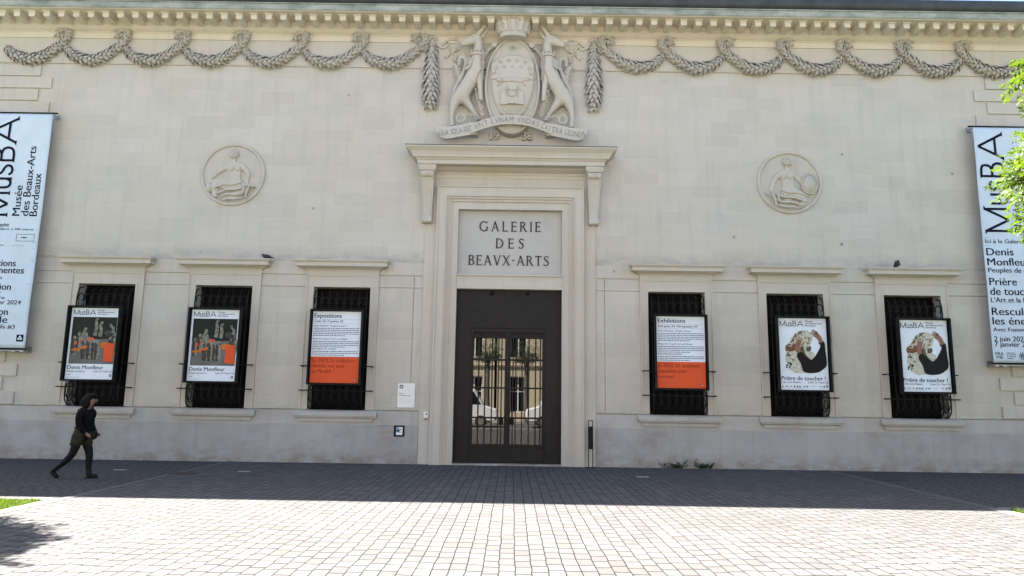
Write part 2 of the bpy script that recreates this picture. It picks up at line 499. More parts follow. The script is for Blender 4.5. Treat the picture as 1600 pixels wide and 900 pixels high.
def grass_mat():
    t = NT('grass_blade')
    pos = t.n('ShaderNodeNewGeometry').outputs['Position']
    c = t.ramp(t.noise(pos, 9, 3), [(0.3, (0.055, 0.10, 0.006)), (0.7, (0.12, 0.17, 0.010))])
    t.base(c); t.b.inputs['Roughness'].default_value = 0.6
    tr = t.n('ShaderNodeBsdfTranslucent'); t.l(c, tr.inputs[0])
    mx = t.n('ShaderNodeMixShader'); mx.inputs[0].default_value = 0.4
    t.l(t.b.outputs[0], mx.inputs[1]); t.l(tr.outputs[0], mx.inputs[2])
    t.l(mx.outputs[0], t.t.nodes['Material Output'].inputs[0])
    return t.mat
M['grass'] = grass_mat()

def grass(name, x0, x1, y0, y1, n, label):
    m = 30000   # thinner sward further out
    xo = (x0 - 8, x1) if x0 < 0 else (x0, x1 + 8)
    X = np.r_[np.random.uniform(x0, x1, n), np.random.uniform(*xo, m)]; Y = np.r_[np.random.uniform(y0, y1, n), np.random.uniform(-15, y1, m)]; n += m
    h = np.random.uniform(0.04, 0.10, n) * (0.7 + 0.5 * np.sin(X * 3.1) * np.sin(Y * 2.3)); a = np.random.uniform(0, 6.283, n)
    dx = np.cos(a) * 0.006; dy = np.sin(a) * 0.006
    lx = np.random.normal(0, 0.03, n); ly = np.random.normal(0, 0.03, n)
    V = np.empty((n, 3, 3))
    V[:, 0] = np.c_[X - dx, Y - dy, np.full(n, -0.006)]; V[:, 1] = np.c_[X + dx, Y + dy, np.full(n, -0.006)]; V[:, 2] = np.c_[X + lx, Y + ly, h]
    me = bpy.data.meshes.new(name); me.from_pydata(V.reshape(-1, 3).tolist(), [], np.arange(3 * n).reshape(n, 3).tolist())
    me.materials.append(M['grass'])
    o = bpy.data.objects.new(name, me); C.objects.link(o)
    tag(o, label, 'grass', None, 'stuff')
grass('grass', -9.6, PL_L - 0.22, -9.2, -6.74, 16000, 'bright green lawn grass at the lower left edge beside the sunlit paving')
grass('grass', PL_R + 0.22, 10.6, -8.6, -6.24, 16000, 'bright green lawn grass at the lower right edge beside the sunlit paving')
# ------------------------------------------------------------------ the museum
MUS = empty('museum_building', (0, 0, 0), 'long pale limestone gallery building with carved coat of arms, garlands and six grilled windows', 'museum')
WX = [-10.278, -7.284, -4.268, 4.268, 7.284, 10.278]
HW, WZ0, WZ1 = 0.725, 1.285, 4.38
XE = 21.0

def build_wall():
    r = [(-XE, XE, 1.285, 10.36, 0.0)]
    g = 0.011
    for s in (-1, 1):
        xa, xb = sorted((s * 2.24, s * XE))
        for z in (4.385, 4.70): r.append((xa, xb, z - g, z + g, 0.03))
        r.append((xa, xb, 1.285, 1.285 + 2 * g, 0.04))
        x = s * 2.44
        r.append((x - 0.01, x + 0.01, 1.285 + 2 * g, 4.70, 0.025))
    for c in WX: r.append((c - HW, c + HW, 1.285, WZ1, None))
    r.append((-1.345, 1.345, 1.285, 4.385, None))
    r.append((-1.34, 1.34, 4.755, 6.462, 0.09))
    b = MB(); relief(b, r, deep=0.45)
    b.build('wall', M['wall'], MUS)
    # body of the building behind the front
    b = MB()
    b.box(-XE, XE, 0.62, 15.0, -0.02, 11.5)
    b.build('building_core', M['wall'], MUS)
    b = MB()
    b.extr([(-0.55, 11.86), (15.0, 11.86), (7.5, 13.2)], -XE, XE)
    b.build('roof', M['zinc'], MUS)
    # plinth with a slightly prouder lower course
    b = MB()
    for s in (-1, 1):
        xa, xb = sorted((s * 2.205, s * XE))
        relief(b, [(xa, xb, -0.02, 0.93, -0.065)], deep=0.3)
    b.build('plinth', M['plinth'], MUS)
    b = MB()
    for s in (-1, 1):
        xa, xb = sorted((s * 2.205, s * XE))
        relief(b, [(xa, xb, 0.932, 1.278, -0.05)], deep=0.3)
    b.build('plinth_course', M['plinth_top'], MUS)
build_wall()

def quoins():
    for s in (-1, 1):
        for k in range(26):
            e = 12.335 if k % 2 == 0 else 12.665
            z0 = 1.312 + 0.3475 * k; z1 = z0 + 0.305
            L = random.uniform(0.75, 0.95)
            q = MB(); xa, xb = sorted((s * e, s * (e + L * 2)))
            q.box(xa, xb, -0.04, 0.002, z0, z1)
            q.build('quoin_block', M['wall'], MUS, bevel=0.008)
quoins()

def cornice():
    b = MB()
    # frieze with its thin lower fillet, upper fascia
    b.extr([(0.02, 10.362), (-0.035, 10.362), (-0.045, 10.385), (-0.03, 10.40), (-0.03, 11.085), (0.02, 11.085)], -XE, XE)
    b.build('frieze', M['trim'], MUS)
    b = MB()
    b.extr([(0.02, 11.088), (-0.055, 11.088), (-0.055, 11.245), (-0.075, 11.25), (-0.075, 11.275), (-0.11, 11.285), (-0.17, 11.315), (-0.23, 11.36), (-0.27, 11.385), (-0.30, 11.39), (-0.30, 11.56), (0.02, 11.56)], -XE, XE)
    b.build('bed_moulding', M['cornice'], MUS)
    b = MB()
    b.extr([(0.02, 11.503), (-0.82, 11.503), (-0.82, 11.49), (-0.86, 11.49), (-0.86, 11.52), (0.02, 11.53)], -XE, XE)
    b.build('soffit', M['cornice'], MUS)
    n = 52
    me = None
    for k in range(-n, n):
        x = (k + 0.5) * 0.3885
        if me is None:
            q = MB()
            q.stack(0, [(11.345, 0.078, 0.40), (11.47, 0.085, 0.405), (11.47, 0.105, 0.43), (11.502, 0.112, 0.44)], y0=-0.285)
            o = q.build('modillion', M['cornice'], MUS, bevel=0.006, loc=(x, 0, 0)); me = o.data
        elif k < n - 2:
            o2 = o.copy(); C.objects.link(o2); o2.location = (x, 0, 0); o2.parent = MUS
    b = MB()
    b.extr([(0.0, 11.52), (-0.88, 11.505), (-0.90, 11.53), (-0.90, 11.66), (-0.93, 11.665), (-0.93, 11.69), (0.0, 11.70)], -XE, XE)
    x = -XE
    while x < XE:
        x += random.uniform(0.9, 2.2); b.box(x - 0.008, x + 0.008, -0.906, -0.89, 11.53, 11.66)
    b.build('copper_flashing', M['copper'], MUS)
    b = MB()
    pr = [(-0.62, 11.97)] + [(-0.83 + 0.16 * math.cos(R(a)), 11.90 + 0.205 * math.sin(R(a))) for a in range(0, -181, -15)] + [(-0.99, 11.97), (-0.965, 11.985), (-0.64, 11.985)]
    b.extr(pr, -XE, XE)
    b.build('gutter', M['zinc'], MUS)
cornice()

# ------------------------------------------------------------------ windows
def make_window():
    b = MB()
    o_, i_ = 0.93, HW
    relief(b, [(-o_, o_, 1.30, 4.70, -0.055), (-o_ + 0.045, o_ - 0.045, 1.30, 4.655, -0.035), (-i_ - 0.05, i_ + 0.05, 1.30, WZ1 + 0.05, -0.048), (-i_, i_, 1.30, WZ1, None)], deep=0.02)
    b.stack(0, [(4.703, 0.93, 0.05), (4.80, 0.93, 0.05), (4.80, 0.95, 0.075), (4.83, 0.955, 0.08)])
    root = b.build('window', M['trim'], MUS)
    b = MB()
    b.stack(0, [(4.832, 0.99, 0.09), (4.862, 1.05, 0.15), (4.885, 1.09, 0.19), (4.890, 1.15, 0.25), (4.985, 1.15, 0.25), (4.990, 1.17, 0.27), (5.028, 1.20, 0.30), (5.05, 1.20, 0.30), (5.075, 1.17, 0.02)])
    b.build('window_cornice', M['trim'], root)
    b = MB()
    b.stack(0, [(1.00, 0.92, 0.085), (1.085, 0.94, 0.09), (1.10, 1.00, 0.13), (1.135, 1.02, 0.14), (1.145, 1.03, 0.15), (1.235, 1.03, 0.15), (1.262, 1.03, 0.10), (1.283, 1.03, 0.05)])
    b.build('window_sill', M['plinth_top'], root)
    b = MB()
    b.box(-HW, HW, 0.30, 0.34, 1.285, WZ1)
    for x in (-0.36, 0.36):
        for z in (1.40, 2.42, 3.44):
            b.box(x - 0.28, x + 0.28, 0.285, 0.30, z, z + 0.86)
    b.build('shutter', M['shutter'], root)
    # bellied wrought-iron grille
    b = MB()
    n = 8
    for k in range(n):
        x = -0.66 + 1.32 * k / (n - 1)
        p = smooth_path([(x, 0.06, 1.31), (x, -0.10, 1.335), (x, -0.21, 1.44), (x, -0.24, 1.70), (x, -0.20, 2.3), (x, -0.18, 3.5), (x, -0.17, 3.95), (x, -0.13, 4.17), (x, -0.05, 4.27), (x, 0.06, 4.285)], 4)
        b.tube(p, 0.015, 6)
    for k in range(n - 1):
        x = -0.66 + 1.32 * (k + 0.5) / (n - 1)
        # tall ovals low down, C-scrolls near the top
        b.tube([(x + 0.085 * math.sin(t), -0.235 + (0.05 if math.cos(t) < -0.6 else 0), 1.66 + 0.24 * math.cos(t)) for t in np.linspace(0, 6.283, 17)], 0.013, 5)
        b.tube([(x + 0.045 * math.sin(t), -0.235, 1.60 + 0.11 * math.cos(t)) for t in np.linspace(0, 6.283, 13)], 0.010, 5)
        b.tube([(x + 0.075 * math.sin(t), -0.165, 4.00 + 0.10 * math.cos(t)) for t in np.linspace(-2.2, 2.6, 13)], 0.014, 5)
        b.tube([(x + 0.05 * math.sin(t), -0.17, 3.80 + 0.06 * math.cos(t)) for t in np.linspace(0.8, 5.6, 11)], 0.012, 5)
    for z in (1.76, 2.36, 3.62):
        b.box(-0.70, 0.70, -0.262, -0.19, z - 0.017, z + 0.017)
    for z in (1.76, 2.36):
        for s in (-1, 1):
            xa, xb = sorted((s * 0.70, s * 0.90)); b.box(xa, xb, -0.25, -0.222, z - 0.014, z + 0.014)
            xa, xb = sorted((s * 0.872, s * 0.90)); b.box(xa, xb, -0.222, -0.03, z - 0.014, z + 0.014)
    b.build('window_grille', M['iron'], root)
    return root

def copy_tree(o, parent):
    c = o.copy(); C.objects.link(c); c.parent = parent
    for ch in list(o.children): copy_tree(ch, c)
    return c
w0 = make_window()
for i, x in enumerate(WX):
    q = w0 if i == 0 else copy_tree(w0, MUS)
    q.location = (x, 0, 0)

# ------------------------------------------------------------------ doorway
def doorway():
    b = MB()
    z0 = 0.0
    relief(b, [(-2.20, 2.20, z0, 7.55, -0.045),
               (-1.90, 1.90, z0, 7.08, -0.175), (-1.86, 1.86, z0, 7.04, -0.145), (-1.665, 1.665, z0, 6.815, -0.165), (-1.645, 1.645, z0, 6.795, -0.125),
               (-1.60, 1.60, z0, 6.75, -0.14), (-1.585, 1.585, z0, 6.735, -0.10), (-1.53, 1.53, z0, 6.68, -0.115), (-1.515, 1.515, z0, 6.665, -0.075),
               (-1.375, 1.375, z0, 6.50, -0.10), (-1.345, 1.345, z0, 6.465, None), (-1.36, 1.36, 4.388, 4.745, -0.07), (-1.345, 1.345, 4.72, 4.758, -0.11)], deep=0.05)
    root = b.build('doorway', M['trim'], MUS)
    b = MB()
    b.box(-2.06, 2.06, -0.06, -0.04, 7.30, 7.5)
    b.stack(0, [(7.40, 2.21, 0.075), (7.45, 2.24, 0.10), (7.455, 2.26, 0.13), (7.50, 2.33, 0.24), (7.535, 2.38, 0.30), (7.54, 2.40, 0.47), (7.545, 2.40, 0.50), (7.65, 2.40, 0.50), (7.655, 2.42, 0.52), (7.70, 2.45, 0.55),
                (7.705, 2.50, 0.585), (7.76, 2.52, 0.60), (7.83, 2.57, 0.64), (7.90, 2.66, 0.72), (7.925, 2.69, 0.75), (7.955, 2.69, 0.75)])
    b.build('door_hood', M['trim'], root)
    b = MB(); b.stack(0, [(7.956, 2.70, 0.76), (7.972, 2.70, 0.76), (8.03, 2.60, 0.03)])
    b.build('hood_flashing', M['zinc'], root)
    for s in (-1, 1):
        cx = s * 2.15
        b = MB()
        prof = [(6.07, 0.115, 0.14), (6.10, 0.122, 0.175), (6.18, 0.125, 0.19), (6.24, 0.122, 0.15), (6.28, 0.125, 0.135), (6.5, 0.135, 0.15), (6.75, 0.148, 0.19), (7.0, 0.162, 0.26), (7.15, 0.172, 0.32), (7.28, 0.178, 0.38), (7.38, 0.18, 0.40)]
        b.stack(cx, prof, y0=-0.04)
        b.stack(cx, [(7.38, 0.19, 0.36), (7.40, 0.20, 0.42), (7.44, 0.22, 0.43), (7.47, 0.235, 0.44), (7.535, 0.235, 0.44)], y0=-0.04)
        b.cyl((cx - 0.155, -0.40, 7.30), (cx + 0.155, -0.40, 7.30), 0.075, 16)
        b.cyl((cx - 0.125, -0.185, 6.13), (cx + 0.125, -0.185, 6.13), 0.055, 14)
        b.ball((cx, -0.478, 7.31), 0.062, 0.03, 0.062, 12, 8); b.ball((cx, -0.505, 7.31), 0.026, 0.018, 0.026, 10, 6)
        # fillets along the two front edges
        for e in (-1, 1):
            b.tube([(cx + e * (h - 0.018), -0.04 - d - 0.004, z) for z, h, d in prof[3:]], 0.016, 6)
        b.build('console_bracket', M['ornament'], root, smooth=False)
    # inscription
    b = MB(); b.box(-1.338, 1.338, 0.075, 0.088, 4.76, 6.46)
    b.build('inscription_panel', M['sign_stone'], root)
    return root
DOORWAY = doorway()

# Roman capitals drawn stroke by stroke: (kind, data) in a unit-height box
def stroke(mb, p, q, w0, w1, y, f, m=0):
    p = Vector(p); q = Vector(q); d = (q - p).normalized(); n = Vector((-d.y, d.x))
    pts = [p + n * w0 / 2, p - n * w0 / 2, q - n * w1 / 2, q + n * w1 / 2]
    mb.prism([f(v.x, v.y) for v in pts], y[0], y[1], m)
def arcs(mb, cx, cz, rx, rz, a0, a1, wt, wn, y, f, m=0, n=18):
    """ring segment, thick at the sides and thin at top and bottom"""
    O = []; I = []
    for k in range(n + 1):
        a = R(a0 + (a1 - a0) * k / n)
        th = wn + (wt - wn) * abs(math.cos(a)) ** 1.3
        O.append(f(cx + rx * math.cos(a), cz + rz * math.sin(a))); I.append(f(cx + (rx - th) * math.cos(a), cz + (rz - th * rz / rx) * math.sin(a)))
    for k in range(n):
        mb.prism([O[k], O[k + 1], I[k + 1], I[k]], y[0], y[1], m)
TK, TN, SF = 0.135, 0.075, 0.05
def roman(mb, ch, x, z, H, y, m=0):
    f = lambda a, b_: (x + a * H, z + b_ * H)
    S = lambda p, q, a=TK, b_=None: stroke(mb, p, q, a, a if b_ is None else b_, y, f, m)
    def serif(px, pz, w=0.22): mb.prism([f(px - w / 2, pz - SF / 2), f(px + w / 2, pz - SF / 2), f(px + w / 2, pz + SF / 2), f(px - w / 2, pz + SF / 2)], y[0] - 0.0012, y[1], m)
    if ch == 'I': S((.09, 0), (.09, 1)); serif(.09, .025); serif(.09, .975); return 0.18
    if ch in 'ELF':
        S((.09, 0), (.09, 1)); serif(.07, .025); 
        serif(.07, .975)
        wd = 0.52
        if ch in 'EL': S((.09, .04), (wd, .04), .08); S((wd - .02, .0), (wd + .02, .17), .06, .03)
        if ch in 'E': S((.09, .52), (.44, .52), .07); S((.44, .44), (.44, .60), .04)
        if ch in 'EF': S((.09, .96), (wd - .03, .96), .08); S((wd - .04, 1.0), (wd - .01, .84), .06, .03)
        return wd + 0.02
    if ch == 'T':
        S((.32, 0), (.32, 1)); serif(.32, .025); S((.02, .955), (.62, .955), .08); S((.03, 1), (.0, .83), .06, .03); S((.61, 1), (.64, .83), .06, .03); return .64
    if ch == 'A':
        S((.08, 0), (.36, 1), TN); S((.36, 1), (.68, 0), TK); S((.18, .36), (.56, .36), .06); serif(.07, .025, .18); serif(.69, .025, .22); return .76
    if ch == 'V':
        S((.06, 1), (.36, 0), TK); S((.36, 0), (.64, 1), TN); serif(.06, .975, .2); serif(.65, .975, .18); return .70
    if ch == 'X':
        S((.08, 1), (.64, 0), TK); S((.06, 0), (.62, 1), TN); serif(.08, .975, .2); serif(.63, .975, .17); serif(.06, .025, .17); serif(.65, .025, .2); return .72
    if ch == '-': S((.02, .47), (.26, .55), .10); return .28
    if ch == 'D':
        S((.09, 0), (.09, 1)); serif(.06, .025, .14); serif(.06, .975, .14); arcs(mb, .22, .5, .52, .5, -90, 90, .15, .075, y, f, m); S((.09, .038), (.23, .038), .076); S((.09, .962), (.23, .962), .076); return .74
    if ch in 'BPR':
        S((.09, 0), (.09, 1)); serif(.07, .025); serif(.06, .975, .14)
        arcs(mb, .26, .755, .26, .245, -90, 90, .13, .07, y, f, m, 14); S((.09, .965), (.27, .965), .07); S((.09, .545), (.27, .545), .07)
        if ch == 'B': arcs(mb, .27, .275, .31, .275, -90, 90, .14, .07, y, f, m, 14); S((.09, .036), (.28, .036), .072); return .58
        if ch == 'R': S((.28, .55), (.60, 0), .13); serif(.64, .025, .16); return .66
        return .54
    if ch == 'G':
        arcs(mb, .46, .5, .46, .52, 48, 312, .15, .075, y, f, m, 26); S((.76, .06), (.76, .44), .12); serif(.76, .43, .22); S((.74, .82), (.80, .98), .05); return .86
    if ch == 'S':
        P = [Vector((.46, .84)), Vector((.40, .93)), Vector((.27, .96)), Vector((.13, .90)), Vector((.09, .76)), Vector((.16, .63)), Vector((.30, .52)), Vector((.43, .38)), Vector((.45, .22)), Vector((.36, .08)), Vector((.22, .035)), Vector((.09, .08)), Vector((.03, .19))]
        P = [Vector(p) for p in smooth_path([(v.x, v.y) for v in P], 3)]
        for i in range(len(P) - 1):
            t = i / (len(P) - 1); wd = 0.07 + 0.075 * math.exp(-((t - .5) / .22) ** 2)
            d = (P[i + 1] - P[i]).normalized() * 0.008
            stroke(mb, P[i] - d, P[i + 1] + d, wd, wd, (y[0] - 0.0004 * (i % 2), y[1]), f, m)
        S((.47, .80), (.45, .98), .04); S((.02, .22), (.05, .02), .04); return .50
    return .3

def inscription():
    for s, xc, z, H, wd in (('GALERIE', -0.005, 5.925, 0.262, 1.60), ('DES', -0.005, 5.475, 0.262, 0.72), ('BEAVX-ARTS', -0.03, 5.025, 0.262, 2.07)):
        b = MB()
        tmp = MB(); adv = [roman(tmp, ch, 0, 0, H, (0, 0)) * H for ch in s]
        gap = (wd - sum(adv)) / (len(s) - 1); x = xc - wd / 2
        for ch, a in zip(s, adv):
            roman(b, ch, x, z, H, (0.055, 0.074)); x += a + gap
        b.build('inscription_line', M['sign_ink'], DOORWAY)
inscription()

def door():
    b = MB()
    y0, y1 = 0.10, 0.16
    # fixed frame and overpanel
    relief(b, [(-1.343, 1.343, 0.0, 4.383, 0.10), (-0.96, 0.93, 0.06, 3.40, None), (-1.20, 1.18, 3.52, 4.30, 0.094)], deep=0.25)
    root = b.build('door', M['bronze'], MUS)
    for z in (1,):
        q = MB()
        for x in (-0.44, 0.47):
            q.box(x - 0.05, x + 0.05, 0.02, 0.099, 4.30, 4.345); q.cyl((x, 0.03, 4.30), (x, 0.05, 4.26), 0.035, 10)
        q.build('door_spotlight', M['iron'], root)
    bars_l = (-0.90, -0.745, -0.58, -0.405, -0.245, -0.163); bars_r = (0.05, 0.125, 0.20, 0.357, 0.53, 0.70, 0.82)
    for s, (xa, xb), bars in ((-1, (-0.957, -0.022), bars_l), (1, (-0.016, 0.927), bars_r)):
        leaf = MB()
        gl = (xa + 0.045, -0.085) if s < 0 else (0.048, xb - 0.06)
        relief(leaf, [(xa, xb, 0.065, 3.395, 0.12), (gl[0], gl[1], 0.435, 3.30, None)], deep=0.22)
        leaf.build('door_leaf', M['bronze'], root)
        g = MB(); g.quad((gl[0] - .02, 0.20, 0.42), (gl[1] + .02, 0.20, 0.42), (gl[1] + .02, 0.20, 3.18), (gl[0] - .02, 0.20, 3.18))
        g.box(gl[0] - .02, gl[1] + .02, 0.19, 0.24, 3.18, 3.32, 1)
        g.build('door_glass', [M['glass'], M['bronze']], root)
        q = MB()
        for x in bars: q.box(x - 0.014, x + 0.014, 0.095, 0.125, 0.435, 3.30)
        for z in (0.47, 1.145, 1.89, 2.60, 3.17): q.box(gl[0], gl[1], 0.088, 0.13, z - 0.02, z + 0.02)
        q.build('door_bars', M['bronze'], root)
        h = MB(); hx = -0.16 if s < 0 else 0.11
        h.box(hx - 0.06, hx + 0.06, 0.06, 0.118, 0.98, 1.16); h.cyl((hx, 0.045, 1.02), (hx, 0.045, 1.30), 0.014, 10)
        h.build('door_handle', M['iron'], root)
    b = MB(); b.box(-1.343, 1.343, -0.14, 0.30, -0.01, 0.035)
    b.build('threshold', M['plinth'], root)
door()
# ------------------------------------------------------------------ garlands
def leafy_tube(path, rad, flatten=0.75, per=4, step=0.105, LW=(0.175, 0.138)):
    """a half-round rope of overlapping carved leaves lying on the wall (wall side at y=0)"""
    b = MB()
    P = [Vector(p) for p in path]
    L = [0.0]
    for i in range(1, len(P)): L.append(L[-1] + (P[i] - P[i - 1]).length)
    tot = L[-1]
    def at(s):
        s = min(max(s, 0), tot)
        for i in range(1, len(P)):
            if L[i] >= s:
                k = (s - L[i - 1]) / max(1e-9, L[i] - L[i - 1]); return P[i - 1].lerp(P[i], k), (P[i] - P[i - 1]).normalized()
        return P[-1], (P[-1] - P[-2]).normalized()
    def rr(s): return float(np.interp(s / tot, np.linspace(0, 1, len(rad)), rad))
    core = [tuple(at(tot * i / 40)[0]) for i in range(41)]
    b.tube(core, [rr(tot * i / 40) * 0.72 for i in range(41)], 10, 0, flatten)
    s = 0.0; row = 0
    while s < tot - 0.02:
        p, t = at(s); r = rr(s)
        side = t.cross(Vector((0, -1, 0))).normalized(); out = Vector((0, -1, 0))
        for k in range(per + 1):
            a = (k - per / 2 + (0.5 if row % 2 else 0)) / per * math.pi * 1.05
            if abs(a) > math.pi * 0.56: continue
            n = side * math.sin(a) + out * math.cos(a) * flatten
            jt = random.uniform(0.82, 1.14)
            f = r / max(rad)
            b.leaf(p + n * r * 0.70, t + side * (math.sin(a) * 0.22 + random.uniform(-.16, .16)), n, LW[0] * jt * (0.55 + 0.45 * f), LW[1] * (0.45 + 0.55 * f) * jt, 0.030 * (0.5 + 0.5 * f), 0, 0.062 * (0.45 + .55 * f))
        s += step * (0.6 + 0.4 * r / max(rad)); row += 1
    return b

def rosette(b, x, z, y=-0.05, r=0.075):
    b.cyl((x, y + 0.05, z), (x, y - 0.05, z), r, 14); b.ball((x, y - 0.05, z), r * 0.62, 0.04, r * 0.62, 12, 6)

def garlands():
    Z = 11.145
    def pts(sx):
        q = [(-1.50, -0.33), (-1.33, -0.53), (-1.08, -0.66), (-0.80, -0.71), (-0.52, -0.65), (-0.25, -0.48), (-0.03, -0.30), (0.10, -0.13), (0.145, 0.01), (0.10, 0.12), (-0.01, 0.15), (-0.11, 0.09), (-0.125, -0.02)]
        y = [-0.05] * 5 + [-0.06, -0.07, -0.085, -0.085, -0.08, -0.08, -0.07, -0.05]
        return [(sx * a, yy, Z + c) for (a, c), yy in zip(q, y)]
    proto = {}
    for sx in (1, -1):
        for k in range(7):
            x = -sx * (2.535 + 1.602 * k)
            key = (sx, (k * 2) % 3)
            if key not in proto:
                b = leafy_tube(smooth_path(pts(sx), 4), [0.075, 0.115, 0.14, 0.15, 0.145, 0.125, 0.105, 0.095, 0.085, 0.075, 0.065, 0.05])
                rosette(b, 0.01, Z - 0.01, -0.05, 0.062)
                o = b.build('garland', M['garland'], MUS, loc=(x, -0.03, 0)); proto[key] = o
            else:
                o = proto[key].copy(); C.objects.link(o); o.parent = MUS; o.location = (x, -0.03, 0)
    for s in (-1, 1):
        x = s * 2.17
        b = leafy_tube([(x, -0.07, 11.16), (x, -0.08, 10.6), (x, -0.09, 10.0), (x, -0.09, 9.6), (x, -0.08, 9.40), (x, -0.06, 9.29)], [0.09, 0.12, 0.15, 0.175, 0.195, 0.21, 0.215, 0.205, 0.17, 0.09], per=5, step=0.125, LW=(0.23, 0.15))
        b.tube([(x - 0.10, -0.06, 11.05), (x - 0.11, -0.09, 11.17), (x, -0.10, 11.23), (x + 0.11, -0.09, 11.17), (x + 0.10, -0.06, 11.05)], 0.045, 8)
        b.build('garland_drop', M['garland'], MUS)
        # fluttering ribbon beside it
        def rib(pl, w_):
            b = MB()
            P = smooth_path(pl, 6); L = []; H = []
            for i, p in enumerate(P):
                d = np.array(P[min(i + 1, len(P) - 1)]) - np.array(P[max(i - 1, 0)]); d = d / max(1e-6, np.hypot(*d)); nn = np.array((-d[1], d[0])) * w_ / 2
                L.append(np.array(p) + nn); H.append(np.array(p) - nn)
            for i in range(len(P) - 1):
                rz = -0.03 - 0.045 - 0.02 * math.sin(i * 0.7); rz2 = -0.03 - 0.045 - 0.02 * math.sin((i + 1) * 0.7)
                A = [(L[i], rz), (L[i + 1], rz2), (H[i + 1], rz2 - 0.012), (H[i], rz - 0.012)]
                fr = [(x + (-s) * p[0], y, p[1]) for p, y in A]; bk = [(x + (-s) * p[0], -0.02, p[1]) for p, y in A]
                b.rings([fr, bk])
            b.build('ribbon_ornament', M['ornament'], MUS)
        rib([(0.10, 11.13), (0.26, 11.06), (0.36, 11.13), (0.52, 11.20), (0.68, 11.16), (0.74, 11.03), (0.66, 10.90), (0.52, 10.84), (0.42, 10.74), (0.36, 10.66)], 0.085)
        rib([(0.10, 11.05), (0.28, 10.95), (0.42, 11.02), (0.50, 10.92), (0.56, 10.80), (0.64, 10.72), (0.58, 10.62), (0.68, 10.56)], 0.075)
        rib([(-0.08, 11.12), (-0.20, 11.18), (-0.28, 11.10), (-0.20, 11.02), (-0.14, 10.92), (-0.22, 10.84)], 0.07)
garlands()

